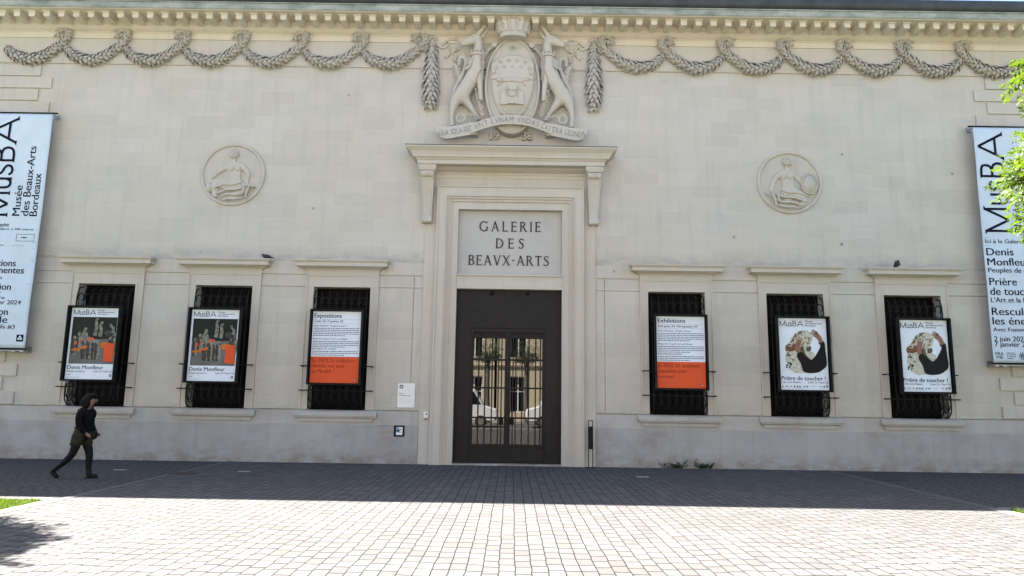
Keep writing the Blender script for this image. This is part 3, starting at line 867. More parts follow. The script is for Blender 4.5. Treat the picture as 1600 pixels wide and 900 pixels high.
# ------------------------------------------------------------------ coat of arms
def coat_of_arms():
    root = None
    st = M['ornament']
    cz, rx, rz = 9.785, 0.735, 1.345
    b = MB(); n = 56
    def ov(kx, kz, y): return [(rx * kx * math.cos(2 * math.pi * i / n), y, cz + rz * kz * math.sin(2 * math.pi * i / n)) for i in range(n)]
    # oval cartouche: rim roll, then a hollow field
    b.rings([ov(1, 1, 0.0), ov(1, 1, -0.26), ov(0.985, 0.99, -0.31), ov(0.95, 0.97, -0.33), ov(0.915, 0.95, -0.31), ov(0.90, 0.94, -0.27), ov(0.88, 0.928, -0.25), ov(0.86, 0.92, -0.25), ov(0.4, 0.42, -0.29), ov(0.02, 0.02, -0.30)], cap=True)
    root = b.build('coat_of_arms', st, MUS, smooth=False)
    # shield with pointed-round foot
    def shield(k, y):
        P = []
        top = [(-0.56, 10.40), (-0.40, 10.55), (-0.2, 10.62), (0, 10.645), (0.2, 10.62), (0.40, 10.55), (0.56, 10.40)]
        r_ = [(0.575, 10.2), (0.565, 9.9), (0.53, 9.6), (0.45, 9.3), (0.33, 9.05), (0.17, 8.88)]
        P = top + r_ + [(0, 8.83)] + [(-a, c) for a, c in r_[::-1]]
        return [(a * k, y, 9.75 + (c - 9.75) * k) for a, c in P]
    b = MB(); b.rings([shield(1, -0.22), shield(1, -0.335), shield(0.97, -0.355), shield(0.955, -0.34), shield(0.5, -0.365), shield(0.02, -0.37)])
    b.build('shield', st, root)
    # charges in low relief
    y = -0.352
    b = MB()
    def fleur(x, z, s):
        for a, l in ((0, 1.0), (0.85, 0.75), (-0.85, 0.75)):
            b.leaf((x, y, z - 0.25 * s), (math.sin(a), 0, math.cos(a)), (0, -1, 0), l * s, 0.42 * s, 0.025, 0, 0.004)
        b.box(x - 0.30 * s, x + 0.30 * s, y - 0.018, y + 0.01, z - 0.15 * s, z - 0.05 * s)
        b.leaf((x, y, z - 0.1 * s), (0, 0, -1), (0, -1, 0), 0.5 * s, 0.3 * s, 0.02)
    for x in (-0.44, -0.22, 0, 0.22, 0.44): fleur(x, 10.28 - 0.25 * x * x, 0.13)
    for x in (-0.33, -0.11, 0.11, 0.33): fleur(x, 10.46 - 0.35 * x * x, 0.12)
    fleur(-0.48, 10.10, 0.11); fleur(0.48, 10.10, 0.11); fleur(0.0, 10.13, 0.10)
    b.build('fleurs_de_lys', st, root)
    b = MB()
    b.tube([(x, y - 0.01, 10.0 - 0.26 * x * x) for x in np.linspace(-0.55, 0.55, 21)], 0.014, 6)
    b.build('chief_line', st, root)
    # lion passant
    b = MB()
    b.tube([(-0.26, y - .02, 9.885), (-0.1, y - .02, 9.90), (0.1, y - .02, 9.885), (0.27, y - .02, 9.87)], [0.055, 0.05, 0.04, 0.05], 8)
    b.ball((-0.33, y - .03, 9.90), 0.075, 0.05, 0.07, 10, 6); b.ball((-0.39, y - .035, 9.885), 0.03, 0.03, 0.025, 8, 5)
    for x, dx in ((-0.25, -0.12), (-0.14, 0.03), (0.18, 0.03), (0.27, 0.09)):
        b.tube([(x, y - .015, 9.87), (x + dx * .6, y - .015, 9.80), (x + dx, y - .015, 9.755), (x + dx - .05, y - .015, 9.75)], [0.03, 0.022, 0.018, 0.015], 6)
    b.tube(smooth_path([(0.29, y - .015, 9.89), (0.42, y - .015, 9.92), (0.46, y - .015, 9.97), (0.38, y - .015, 9.985)], 4), 0.014, 6)
    b.build('lion_relief', st, root)
    b = MB()
    # castle with towers, gate and roofs
    for i, (x0, x1, z0, z1) in enumerate(((-0.30, -0.17, 9.22, 9.60), (0.17, 0.30, 9.22, 9.60), (-0.09, 0.09, 9.222, 9.64), (-0.168, 0.168, 9.224, 9.42), (-0.25, -0.21, 9.6, 9.66), (0.21, 0.25, 9.6, 9.66))):
        b.box(x0, x1, y - 0.055 - 0.005 * i, y + 0.02, z0, z1)
    for x in (-0.235, 0.235): b.prism([(x - 0.085, 9.601), (x + 0.085, 9.601), (x, 9.70)], y - 0.03, y + 0.01)
    b.prism([(-0.14, 9.72), (-0.09, 9.60), (0.09, 9.60), (0.14, 9.72), (0.07, 9.69), (-0.07, 9.69)], y - 0.095, y)
    b.prism([(-0.055, 9.43), (0.055, 9.43), (0.055, 9.50), (0.0, 9.56), (-0.055, 9.50)], y - 0.10, y); b.prism([(-0.11, 9.226), (0.11, 9.226), (0.0, 9.39)], y - 0.105, y)
    b.build('castle_relief', st, root)
    b = MB()
    for k in range(4):
        zz = 9.19 - k * 0.065; ww = 0.34 - k * 0.045
        b.tube([(x, y - 0.01, zz + 0.014 * math.sin(x * 34 + k * 1.6)) for x in np.linspace(-ww, ww, 25)], 0.011, 5)
    b.build('wave_relief', st, root)
    b = MB()
    b.tube([(0.085 * math.cos(a), y - 0.02, 8.975 + 0.085 * math.sin(a)) for a in np.linspace(R(165), R(375), 15)], [0.008 + 0.022 * math.sin(math.pi * i / 14) for i in range(15)], 6)
    b.build('crescent', st, root)
    b = MB()
    b.tube([(0.075 * math.cos(a), -0.285, 10.86 + 0.075 * math.sin(a)) for a in np.linspace(0, 6.283, 21)], 0.024, 8); b.ball((0, -0.29, 10.86), 0.033, 0.03, 0.033, 10, 6)
    b.build('ring_boss', st, root)
    # strapwork scrolls behind the shoulders of the oval
    for s in (-1, 1):
        b = MB()
        b.tube(smooth_path([(s * 0.46, -0.12, 10.98), (s * 0.62, -0.13, 10.90), (s * 0.72, -0.14, 10.76), (s * 0.80, -0.14, 10.60)], 4), [0.05] * 13, 8); b.cyl((s * 0.50, -0.05, 10.97), (s * 0.50, -0.22, 10.97), 0.075, 12)
        b.build('strapwork', st, root)
    # mural crown
    b = MB(); n = 24
    def ring(r, z, w_=1.0): return [(r * math.cos(2 * math.pi * i / n), -0.42 + 0.62 * r * math.sin(2 * math.pi * i / n), z) for i in range(n)]
    b.rings([ring(0.325, 11.04), ring(0.345, 11.05), ring(0.355, 11.10), ring(0.345, 11.13), ring(0.365, 11.16), ring(0.44, 11.42), ring(0.465, 11.43), ring(0.475, 11.47), ring(0.45, 11.475), ring(0.38, 11.47), ring(0.32, 11.10)], cap=True)
    for i in range(14):
        a = 2 * math.pi * (i + 0.5) / 14
        c, s_ = math.cos(a), math.sin(a)
        def P(r, dz, da): return (r * math.cos(a + da), -0.42 + 0.62 * r * math.sin(a + da), dz)
        b.rings([[P(0.515, 11.455, -0.13), P(0.515, 11.455, 0.13), P(0.40, 11.455, 0.13), P(0.40, 11.455, -0.13)], [P(0.54, 11.60, -0.13), P(0.54, 11.60, 0.13), P(0.41, 11.60, 0.13), P(0.41, 11.60, -0.13)]])
        # little buttress towers down the wall
        b.rings([[P(0.43, 11.44, -0.13), P(0.51, 11.44, -0.12), P(0.51, 11.44, 0.12), P(0.43, 11.44, 0.13)], [P(0.35, 11.16, -0.13), P(0.41, 11.16, -0.12), P(0.41, 11.16, 0.12), P(0.35, 11.16, 0.13)]])
    b.build('mural_crown', st, root)
    # the two antelopes, chained and crowned at the neck
    def antelope(s):
        N = dict(hip=(1.40, 9.62, -0.17, .215), loin=(1.20, 9.80, -0.19, .20), belly=(1.06, 10.0, -0.20, .225), chest=(0.98, 10.27, -0.22, .235), neck0=(0.955, 10.55, -0.24, .165), neck=(0.925, 10.76, -0.27, .125), poll=(0.905, 11.0, -0.30, .16), brow=(1.0, 11.03, -0.32, .12),
                 sh=(0.90, 10.15, -0.24, .135), elbow=(0.86, 9.85, -0.26, .085), wrist=(0.835, 9.55, -0.28, .062), hoof=(0.82, 9.35, -0.29, .06),
                 th=(1.50, 9.42, -0.19, .165), stifle=(1.535, 9.25, -0.20, .115), hock=(1.585, 9.05, -0.19, .075), cannon=(1.575, 8.82, -0.19, .062), foot=(1.55, 8.66, -0.20, .078),
                 th2=(1.25, 9.42, -0.13, .13), stifle2=(1.10, 9.25, -0.13, .10), hock2=(0.98, 9.06, -0.13, .066), foot2=(0.84, 8.86, -0.14, .058))
        nd = {k: (-s * 0 + s * v[0], v[2], v[1], v[3]) for k, v in N.items()}
        vs, fs = skin(nd, chain_edges(('loin', 'hip', 'th', 'stifle', 'hock', 'cannon', 'foot'), ('loin', 'belly', 'chest', 'neck0', 'neck', 'poll', 'brow'), ('chest', 'sh', 'elbow', 'wrist', 'hoof'), ('hip', 'th2', 'stifle2', 'hock2', 'foot2')), 2)
        q = MB(); q.add(vs, fs)
        # long head with cheek, muzzle and nostril
        q.tube([(s * .84, -.30, 11.04), (s * .90, -.31, 11.07), (s * .99, -.33, 11.065), (s * 1.10, -.345, 11.02), (s * 1.21, -.355, 10.965), (s * 1.31, -.36, 10.925), (s * 1.355, -.36, 10.905), (s * 1.375, -.36, 10.90)], [.05, .115, .14, .128, .10, .08, .07, .03], 14, 0, .8)
        body = q.build('antelope_supporter', st, root, smooth=True)
        q = MB()
        # horns, ear, eye, tail with curled tuft
        q.tube([(s * 0.955, -0.36, 11.14), (s * 0.86, -0.38, 11.28), (s * 0.70, -0.40, 11.47)], [0.062, 0.048, 0.010], 8)
        q.tube([(s * 0.90, -0.26, 11.12), (s * 0.80, -0.27, 11.22), (s * 0.665, -0.28, 11.37)], [0.058, 0.044, 0.010], 8)
        q.leaf((s * 0.88, -0.34, 11.08), (-s * 0.6, 0, 0.7), (0, -1, 0), 0.22, 0.10, 0.03)
        q.ball((s * 1.075, -0.445, 11.065), 0.032, 0.03, 0.028, 8, 6)
        q.build('horns', st, root)
        q = MB()
        q.tube(smooth_path([(s * 1.56, -0.14, 9.50), (s * 1.53, -0.16, 9.72), (s * 1.40, -0.18, 9.98), (s * 1.29, -0.19, 10.25), (s * 1.25, -0.19, 10.48), (s * 1.30, -0.19, 10.60), (s * 1.39, -0.19, 10.60), (s * 1.43, -0.19, 10.50), (s * 1.42, -0.18, 10.38)], 5), [0.06, 0.055, 0.05] + [0.048] * 38, 8)
        for k in range(7):
            z = 10.36 - k * 0.065
            q.tube(smooth_path([(s * (1.42 - .02 * k), -0.16, z), (s * (1.49 - .02 * k), -0.19, z - 0.02), (s * (1.56 - .02 * k), -0.17, z + 0.035), (s * (1.62 - .02 * k), -0.14, z - 0.01)], 4), [0.03] * 9 + [0.022] * 3 + [0.012], 6)
        q.build('tail', st, root)
        q = MB()
        # mane locks
        for k in range(26):
            u = random.random(); v_ = random.random()
            q.leaf((s * (1.0 + 0.17 * v_ + 0.12 * (1 - u)), -0.40 + 0.10 * v_, 10.58 - 0.30 * (1 - u)), (s * random.uniform(-.2, .5), 0, -1), (s * 0.3, -1, 0), 0.13, 0.06, 0.022, 0, 0.02)
        q.build('mane', st, root)
        q = MB()
        # coronet collar
        nn = 16
        def rg(r, z): return [(s * 0.945 + r * math.cos(2 * math.pi * i / nn), -0.255 + r * math.sin(2 * math.pi * i / nn), z) for i in range(nn)]
        q.rings([rg(0.165, 10.60), rg(0.185, 10.60), rg(0.185, 10.655), rg(0.165, 10.66)])
        for i in range(10):
            a = 2 * math.pi * i / 10; q.ball((s * 0.945 + 0.175 * math.cos(a), -0.255 + 0.175 * math.sin(a), 10.70), 0.036, 0.036, 0.045, 8, 5)
        q.build('coronet_collar', st, root)
        q = MB()
        # chain from the collar down between the legs, shackle ring on the ribbon
        def chain(path, sz=0.06):
            P = smooth_path(path, 24); acc = 0.0; last = P[0]; k = 0
            for i in range(1, len(P)):
                acc += np.linalg.norm(np.array(P[i]) - np.array(P[i - 1]))
                if acc > sz * 1.45:
                    acc = 0.0; d = Vector(P[i]) - Vector(last); last = P[i]; c = Vector(P[i]); d.normalize()
                    side = d.cross(Vector((0, -1, 0))).normalized() if k % 2 == 0 else (Vector((0, -1, 0)) + d.cross(Vector((0, -1, 0))) * 0.6).normalized()
                    q.tube([tuple(c + d * sz * 1.0 * math.cos(t) + side * sz * 0.62 * math.sin(t)) for t in np.linspace(0, 6.283, 9)], sz * 0.24, 5); k += 1
        chain([(s * 0.80, -0.38, 10.60), (s * 0.78, -0.37, 10.40), (s * 0.80, -0.36, 10.12), (s * 0.77, -0.36, 9.95)], 0.045)
        chain([(s * 0.975, -0.22, 9.85), (s * 0.945, -0.24, 9.62), (s * 0.87, -0.26, 9.36), (s * 0.80, -0.27, 9.14), (s * 0.77, -0.27, 8.98)], 0.062)
        chain([(s * 0.86, -0.26, 8.88), (s * 1.02, -0.27, 8.93), (s * 1.14, -0.28, 8.97), (s * 1.26, -0.28, 8.90)], 0.062)
        q.build('chain', st, root)
        q = MB()
        q.tube([(s * 1.335 + 0.105 * math.cos(t), -0.30, 8.86 + 0.105 * math.sin(t)) for t in np.linspace(0, 6.283, 21)], 0.026, 8)
        q.build('shackle_ring', st, root)
    for s in (-1, 1): antelope(s)
    # motto ribbon
    def rz_(x):
        a = abs(x); return float(np.interp(a, (0, .25, .5, .8, 1.06), (8.785, 8.775, 8.735, 8.645, 8.545)))
    def ry_(x): return -0.44 + 0.10 * (abs(x) / 1.06) ** 2
    b = MB()
    X = np.linspace(-1.06, 1.06, 33)
    b.rings([[(x, ry_(x), rz_(x) + 0.125), (x, ry_(x) - .012, rz_(x)), (x, ry_(x), rz_(x) - 0.125 + (0.03 if abs(x) > 1.03 else 0)), (x, ry_(x) + .06, rz_(x) - 0.125), (x, ry_(x) + .06, rz_(x) + 0.125)] for x in X])
    def ez(a): return float(np.interp(a, (0.95, 1.1, 1.35, 1.6, 1.8, 1.98), (8.60, 8.565, 8.50, 8.455, 8.455, 8.50)))
    def ey(a): return -0.30 - 0.05 * math.sin((a - 0.95) / 1.03 * math.pi * 1.2)
    for s in (-1, 1):
        A = np.linspace(0.93, 1.965, 17)
        b.rings([[(s * a - (0.06 * s if (a > 1.95 and False) else 0), ey(a), ez(a) + 0.16), (s * a, ey(a) - .012, ez(a)), (s * (a - max(0, a - 1.6) * 0.35), ey(a), ez(a) - 0.17), (s * (a - max(0, a - 1.6) * 0.35), ey(a) + .06, ez(a) - 0.17), (s * a, ey(a) + .06, ez(a) + 0.16)] for a in A])
        b.rings([[(s * 0.90, -0.24, 8.40 + .03), (s * 0.90, -0.24, 8.66), (s * 1.06, -0.27, 8.66), (s * 1.06, -0.27, 8.43)], [(s * 0.90, -0.02, 8.43), (s * 0.90, -0.02, 8.66), (s * 1.06, -0.02, 8.66), (s * 1.06, -0.02, 8.43)]])
    b.build('motto_ribbon', st, root, bevel=0.006)
    b = MB()
    def motto(txt, x0, x1, zf, yf, cap):
        vs_w = [glyphs(ch)[0] for ch in txt]
        adv = [0.42 if ch == ' ' else (max(p[0] for p in g) - min(p[0] for p in g) + 0.16) for ch, g in zip(txt, vs_w)]
        k = (x1 - x0) / sum(adv); x = x0
        for ch, a in zip(txt, adv):
            if ch != ' ':
                xc = x + a * k / 2; sl_ = (zf(xc + .02) - zf(xc - .02)) / .04; an = math.atan(sl_)
                g, f = glyphs(ch, 0.0); gx = (min(p[0] for p in g) + max(p[0] for p in g)) / 2
                sc_ = cap / 0.686; kx = min(k, sc_ * 1.0)
                V = []
                for p in g:
                    u = (p[0] - gx) * kx; v_ = p[1] * sc_ - cap / 2
                    V.append((xc + u * math.cos(an) - v_ * math.sin(an), yf(xc) - 0.017, zf(xc) + u * math.sin(an) + v_ * math.cos(an)))
                b.add(V, f)
            x += a * k
    motto('LILIA SOLA REG', -1.90, -1.03, lambda x: ez(abs(x)), lambda x: ey(abs(x)), 0.15)
    motto('VNT LVNAM VNDAS', -0.98, 0.72, rz_, ry_, 0.145)
    motto('CAS', 0.76, 1.02, rz_, ry_, 0.15)
    motto('TRA LEONEM', 1.05, 1.90, lambda x: ez(abs(x)), lambda x: ey(abs(x)), 0.15)
    b.build('motto_lettering', M['letter_shade'], root)
    for t_, x in (('19', -0.45), ('38', 0.41)):
        b = MB()
        g, f = glyphs(t_, 0.012); sc_ = 0.205 / 0.686; x0 = (min(p[0] for p in g) + max(p[0] for p in g)) / 2
        front = [(x + (p[0] - x0) * sc_, -0.11, 8.375 + p[1] * sc_) for p in g]
        b.add(front, f)
        # sides of the raised figures
        ed = {}
        for fc in f:
            for i in range(len(fc)):
                e = (fc[i], fc[(i + 1) % len(fc)]); ed[tuple(sorted(e))] = ed.get(tuple(sorted(e)), 0) + 1
        for (i, j), c in ed.items():
            if c == 1: b.quad(front[i], front[j], (front[j][0], -0.003, front[j][2]), (front[i][0], -0.003, front[i][2]))
        b.build('date_figures', st, root)
coat_of_arms()

# ------------------------------------------------------------------ medallions
def medallion(s):
    cx, cz, r = s * 7.298, 7.335, 0.852
    b = MB(); n = 56
    def rg(k, y): return [(cx + r * k * math.cos(2 * math.pi * i / n), y, cz + r * k * math.sin(2 * math.pi * i / n)) for i in range(n)]
    b.rings([rg(1, 0.01), rg(1, -0.03), rg(0.985, -0.05), rg(0.955, -0.06), rg(0.915, -0.055), rg(0.90, -0.035), rg(0.89, -0.012), rg(0.6, -0.02), rg(0.02, -0.025)])
    root = b.build('medallion', M['ornament'], MUS)
    F = 0.42
    if s < 0:
        nd = dict(pel=(.02, -.30, .17), waist=(.04, -.10, .15), ch=(.06, .14, .17), neckb=(.02, .34, .08), neck=(0.0, .42, .065), head=(0.0, .52, .105), crown=(0.0, .66, .11),
                  shL=(-.16, .24, .10), elL=(-.40, .08, .075), haL=(-.62, -.14, .065), shR=(.26, .25, .10), elR=(.46, .02, .075), wrR=(.40, -.22, .06), haR=(.46, -.36, .055),
                  hipL=(-.12, -.34, .17), knL=(-.50, -.24, .15), shinL=(-.46, -.48, .11), ftL=(-.44, -.70, .08), hipR=(.16, -.40, .17), knR=(.46, -.46, .15), shinR=(.10, -.62, .12), ftR=(-.26, -.72, .09))
    else:
        nd = dict(pel=(-.06, -.30, .16), waist=(-.06, -.10, .145), ch=(-.08, .14, .165), neckb=(-.06, .34, .08), neck=(-.05, .42, .065), head=(-.04, .52, .105), crown=(-.05, .64, .115),
                  shL=(-.27, .24, .10), elL=(-.46, .02, .075), haL=(-.56, -.30, .06), shR=(.10, .25, .095), elR=(.26, .08, .07), wrR=(.36, -.06, .055), haR=(.42, -.16, .05),
                  hipL=(-.18, -.36, .16), knL=(-.02, -.44, .15), shinL=(-.10, -.58, .12), ftL=(-.30, -.66, .09), hipR=(.08, -.36, .17), knR=(.42, -.42, .15), shinR=(.38, -.60, .11), ftR=(.22, -.74, .08))
    nodes = {k: (cx + v[0] * .92, v[2] * 0 - 0.03 / F, cz + v[1] * .92, v[2] * .9) for k, v in nd.items()}
    vs, fs = skin(nodes, chain_edges(('pel', 'waist', 'ch', 'neckb', 'neck', 'head', 'crown'), ('ch', 'shL', 'elL', 'haL'), ('ch', 'shR', 'elR', 'wrR', 'haR'), ('pel', 'hipL', 'knL', 'shinL', 'ftL'), ('pel', 'hipR', 'knR', 'shinR', 'ftR')), 2)
    b = MB(); b.add([(x, (y) * F - 0.01, z) for x, y, z in vs], fs)
    # drapery folds, face, hair, attribute
    sg = 1 if s > 0 else -1
    for pts_ in ([(-.30, -.22), (-.05, -.30), (.22, -.30), (.46, -.42)], [(-.42, -.30), (-.20, -.42), (.10, -.44), (.40, -.56)], [(-.44, -.46), (-.22, -.56), (.06, -.56), (.30, -.66)], [(-.40, -.62), (-.18, -.68), (.05, -.68), (.20, -.73)], [(-.48, -.26), (-.46, -.42), (-.40, -.56), (-.42, -.68)], [(-.30, -.30), (-.34, -.46), (-.26, -.60)]):
        P = smooth_path([(cx + sg * a, -0.095 - .02 * (i_ % 2), cz + c) for i_, (a, c) in enumerate(pts_)], 5)
        b.tube(P, [0.012 + 0.022 * math.sin(math.pi * i_ / (len(P) - 1)) for i_ in range(len(P))], 7, 0, 0.8)
    hx = cx + nd['head'][0]; hz = cz + nd['head'][1] * .95
    b.ball((hx, -0.065, hz + .02), 0.082, 0.06, 0.105, 12, 8); b.ball((hx, -0.125, hz), 0.016, 0.02, 0.028, 8, 5); b.tube([(hx - .05, -.118, hz + .045), (hx + .05, -.118, hz + .045)], .010, 6); b.tube([(hx - .028, -.118, hz - .045), (hx + .028, -.118, hz - .045)], .009, 6)
    for k in range(14):
        a = R(-30 + 240 * k / 13); b.ball((hx + 0.095 * math.cos(a), -0.06, hz + .05 + 0.10 * math.sin(a)), 0.036, 0.045, 0.036, 8, 5)
    for e in (-1, 1): b.ball((cx + nd['ch'][0] + e * .085, -0.085, cz + nd['ch'][1] - .0), 0.075, 0.035, 0.075, 10, 6)
    if s > 0:
        q = [(cx + .50 + .21 * math.cos(t), cz - .06 + .27 * math.sin(t)) for t in np.linspace(0, 6.283, 29)[:-1]]
        b.prism(q, -0.085, -0.01); b.tube([(x, -0.085, z) for x, z in q] + [(q[0][0], -0.085, q[0][1])], 0.018, 6)
        b.tube([(cx - .66, -0.05, cz - .30), (cx - .2, -0.07, cz - .56)], 0.022, 6)
    else:
        b.prism([(cx + .22, cz - .30), (cx + .60, cz - .38), (cx + .62, cz - .33), (cx + .25, cz - .22)], -0.10, -0.02)
        b.box(cx - .66, cx - .50, -0.06, -0.01, cz - .50, cz - .26)
    b.build('relief_figure', M['ornament'], root, smooth=True)
for s in (-1, 1): medallion(s)
# ------------------------------------------------------------------ poster boxes hung on the grilles
M['photo_dark'] = plain('print_dark', (0.017, 0.020, 0.016), 0.4, 0, 0.2, 2, spec=.1)
M['photo_grey'] = plain('print_grey', (0.125, 0.118, 0.115), 0.4, 0, 0.2, 3, spec=.1)
M['photo_stone'] = plain('print_stone_grey', (0.17, 0.16, 0.135), 0.4, 0, 0.6, 14, spec=.1)
M['photo_shadow'] = plain('print_figure_shade', (0.05, 0.046, 0.040), 0.4, 0, 0.5, 14, spec=.1)
M['photo_amber'] = plain('print_amber', (0.50, 0.13, 0.02), 0.4, 0, 0.15, 6, spec=.1)
M['photo_marble'] = plain('print_marble', (0.46, 0.44, 0.36), 0.4, 0, 0.45, 22, spec=.1)
M['photo_marble_lo'] = plain('print_marble_shade', (0.085, 0.075, 0.055), 0.4, 0, 0.6, 22, spec=.1)
M['photo_skin'] = plain('print_skin', (0.24, 0.125, 0.085), 0.4, 0, 0.15, 12, spec=.1)
M['photo_hair'] = plain('print_brown', (0.16, 0.075, 0.04), 0.4, 0, 0.3, 20, spec=.1)
M['photo_sleeve'] = plain('print_black', (0.008, 0.0075, 0.009), 0.4, 0, 0.2, 8, spec=.1)

class Print:
    """writing on one sheet: every line, rule, emblem and block of small print is a part of its own"""
    def __init__(s, root, mats, off=(0, 0, 0), warp=None): s.root, s.mats, s.off, s.warp = root, mats, off, warp
    def put(s, b, name):
        if s.warp: b.v = [(x, y + s.warp(x, z), z) for x, y, z in b.v]
        return b.build(name, s.mats, s.root, fixn=False, loc=s.off)
    def line(s, body, x, z, cap, y, m=0, align='L', **k):
        b = MB(); w = k.pop('weight', 0.05) * cap; rot = k.get('rot')
        text(b, body, x, z, cap, y, m, align, **k)
        text(b, body, x + (0 if rot else w), z + (w if rot else 0), cap, y - 0.0003, m, align, **k)
        s.put(b, 'lettering_line')
    def small(s, *a): b = MB(); fine_lines(b, *a); s.put(b, 'small_print')
    def emblem(s, *a): b = MB(); city_logo(b, *a); s.put(b, 'emblem')
    def rule(s, x0, x1, z, y, h=0.004): b = MB(); b.quad((x0, y, z), (x1, y, z), (x1, y, z + h), (x0, y, z + h), 0); s.put(b, 'ruled_line')
    def musba(s, f, y, wt=0.085):
        b = MB(); musba(b, f, y, wt); s.put(b, 'headline_lettering')

def musba(b, f, y, wt):
    """thin capitals with small wedge serifs; f maps (along, up) in cap heights to (x, z)"""
    S = lambda *p, w=wt: limb(b, [f(*q) for q in p], [w * SCL(f)] * 2, y, 0)
    def SCL(f): a, c = f(0, 0), f(0, 1); return math.hypot(c[0] - a[0], c[1] - a[1])
    def serif(u, v, w=.10):
        d = .055 if v < .5 else -.055
        P = [f(u - w, v), f(u + w, v), f(u + wt * .5, v + d), f(u - wt * .5, v + d)]
        b.add([(p[0], b.lay(y), p[1]) for p in P], [(0, 1, 2, 3)], 0)
    k = wt / 2
    S((k, 0), (k, 1)); S((k, 1 - k), (.475, k)); S((.475, k), (.95 - k, 1 - k)); S((.95 - k, 1), (.95 - k, 0)); serif(k, 0); serif(.95 - k, 0); serif(0, 1, .07); serif(.95, 1, .07)
    S((1.12, .68), (1.12, .45), (1.12, .25), (1.17, .09), (1.29, .035), (1.40, .08), (1.46, .20)); S((1.47, .68), (1.47, .3), (1.47, 0)); serif(1.47, 0, .07)
    S((1.98, .56), (1.92, .645), (1.80, .665), (1.69, .61), (1.68, .49), (1.78, .40), (1.91, .335), (1.99, .24), (1.97, .10), (1.83, .03), (1.70, .06), (1.63, .16))
    S((2.20, 0), (2.20, 1)); serif(2.20, 0); serif(2.20, 1)
    S((2.20, 1 - k), (2.45, 1 - k), (2.60, .90), (2.63, .76), (2.58, .61), (2.44, .535), (2.20, .53)); S((2.44, .535), (2.63, .47), (2.71, .30), (2.65, .12), (2.48, k), (2.20, k))
    S((2.90, 0), (3.39, 1)); S((3.39, 1), (3.90, 0)); S((3.07, .33), (3.72, .33)); serif(2.90, 0, .11); serif(3.90, 0, .11)

PW, PH = 1.30, 1.86            # outer frame
YS = -0.408                    # sheet plane
def blob(mb, pts, y, m, n=5):
    y = mb.lay(y)
    P = smooth_path(pts + [pts[0]], n)[:-1]
    mb.add([(p[0], y, p[1]) for p in P], [tuple(range(len(P)))], m)
def limb(mb, pts, w, y, m):
    y = mb.lay(y)
    P = smooth_path(pts, 4); L = []; Rr = []
    for i, p in enumerate(P):
        d = np.array(P[min(i + 1, len(P) - 1)]) - np.array(P[max(i - 1, 0)]); d = d / max(1e-6, np.hypot(*d)); nn = np.array((-d[1], d[0]))
        ww = np.interp(i / (len(P) - 1), np.linspace(0, 1, len(w)), w) / 2
        L.append(p + nn * ww); Rr.append(p - nn * ww)
    for i in range(len(P) - 1):
        mb.add([(L[i][0], y, L[i][1]), (L[i + 1][0], y, L[i + 1][1]), (Rr[i + 1][0], y, Rr[i + 1][1]), (Rr[i][0], y, Rr[i][1])], [(0, 1, 2, 3)], m)
def disc(mb, x, z, rx, rz, y, m, n=16):
    y = mb.lay(y)
    mb.add([(x + rx * math.cos(2 * math.pi * i / n), y, z + rz * math.sin(2 * math.pi * i / n)) for i in range(n)], [tuple(range(n))], m)
def fine_lines(mb, x0, x1, z, n, dz, h, y, m=0, seed=1, last=0.7):
    """rows of print far too small to read"""
    rg = random.Random(seed)
    for k in range(n):
        xe = x1 if k < n - 1 else x0 + (x1 - x0) * last
        x = x0
        while x < xe:
            l = rg.uniform(0.018, 0.075); l = min(l, xe - x)
            mb.quad((x, y, z - k * dz), (x + l, y, z - k * dz), (x + l, y, z - k * dz + h), (x, y, z - k * dz + h), m)
            x += l + 0.011
def city_logo(mb, x, z, s, y, mk, mw):
    mb.quad((x, y, z), (x + s, y, z), (x + s, y, z + s), (x, y, z + s), mk)
    c = (x + s / 2, z + s * .5)
    for k in range(3):
        a = R(90 + 120 * k); disc(mb, c[0] + s * .19 * math.cos(a), c[1] + s * .19 * math.sin(a), s * .17, s * .17, y - 0.001, mw, 10)
    disc(mb, c[0], c[1], s * .09, s * .09, y - 0.0015, mk, 8)

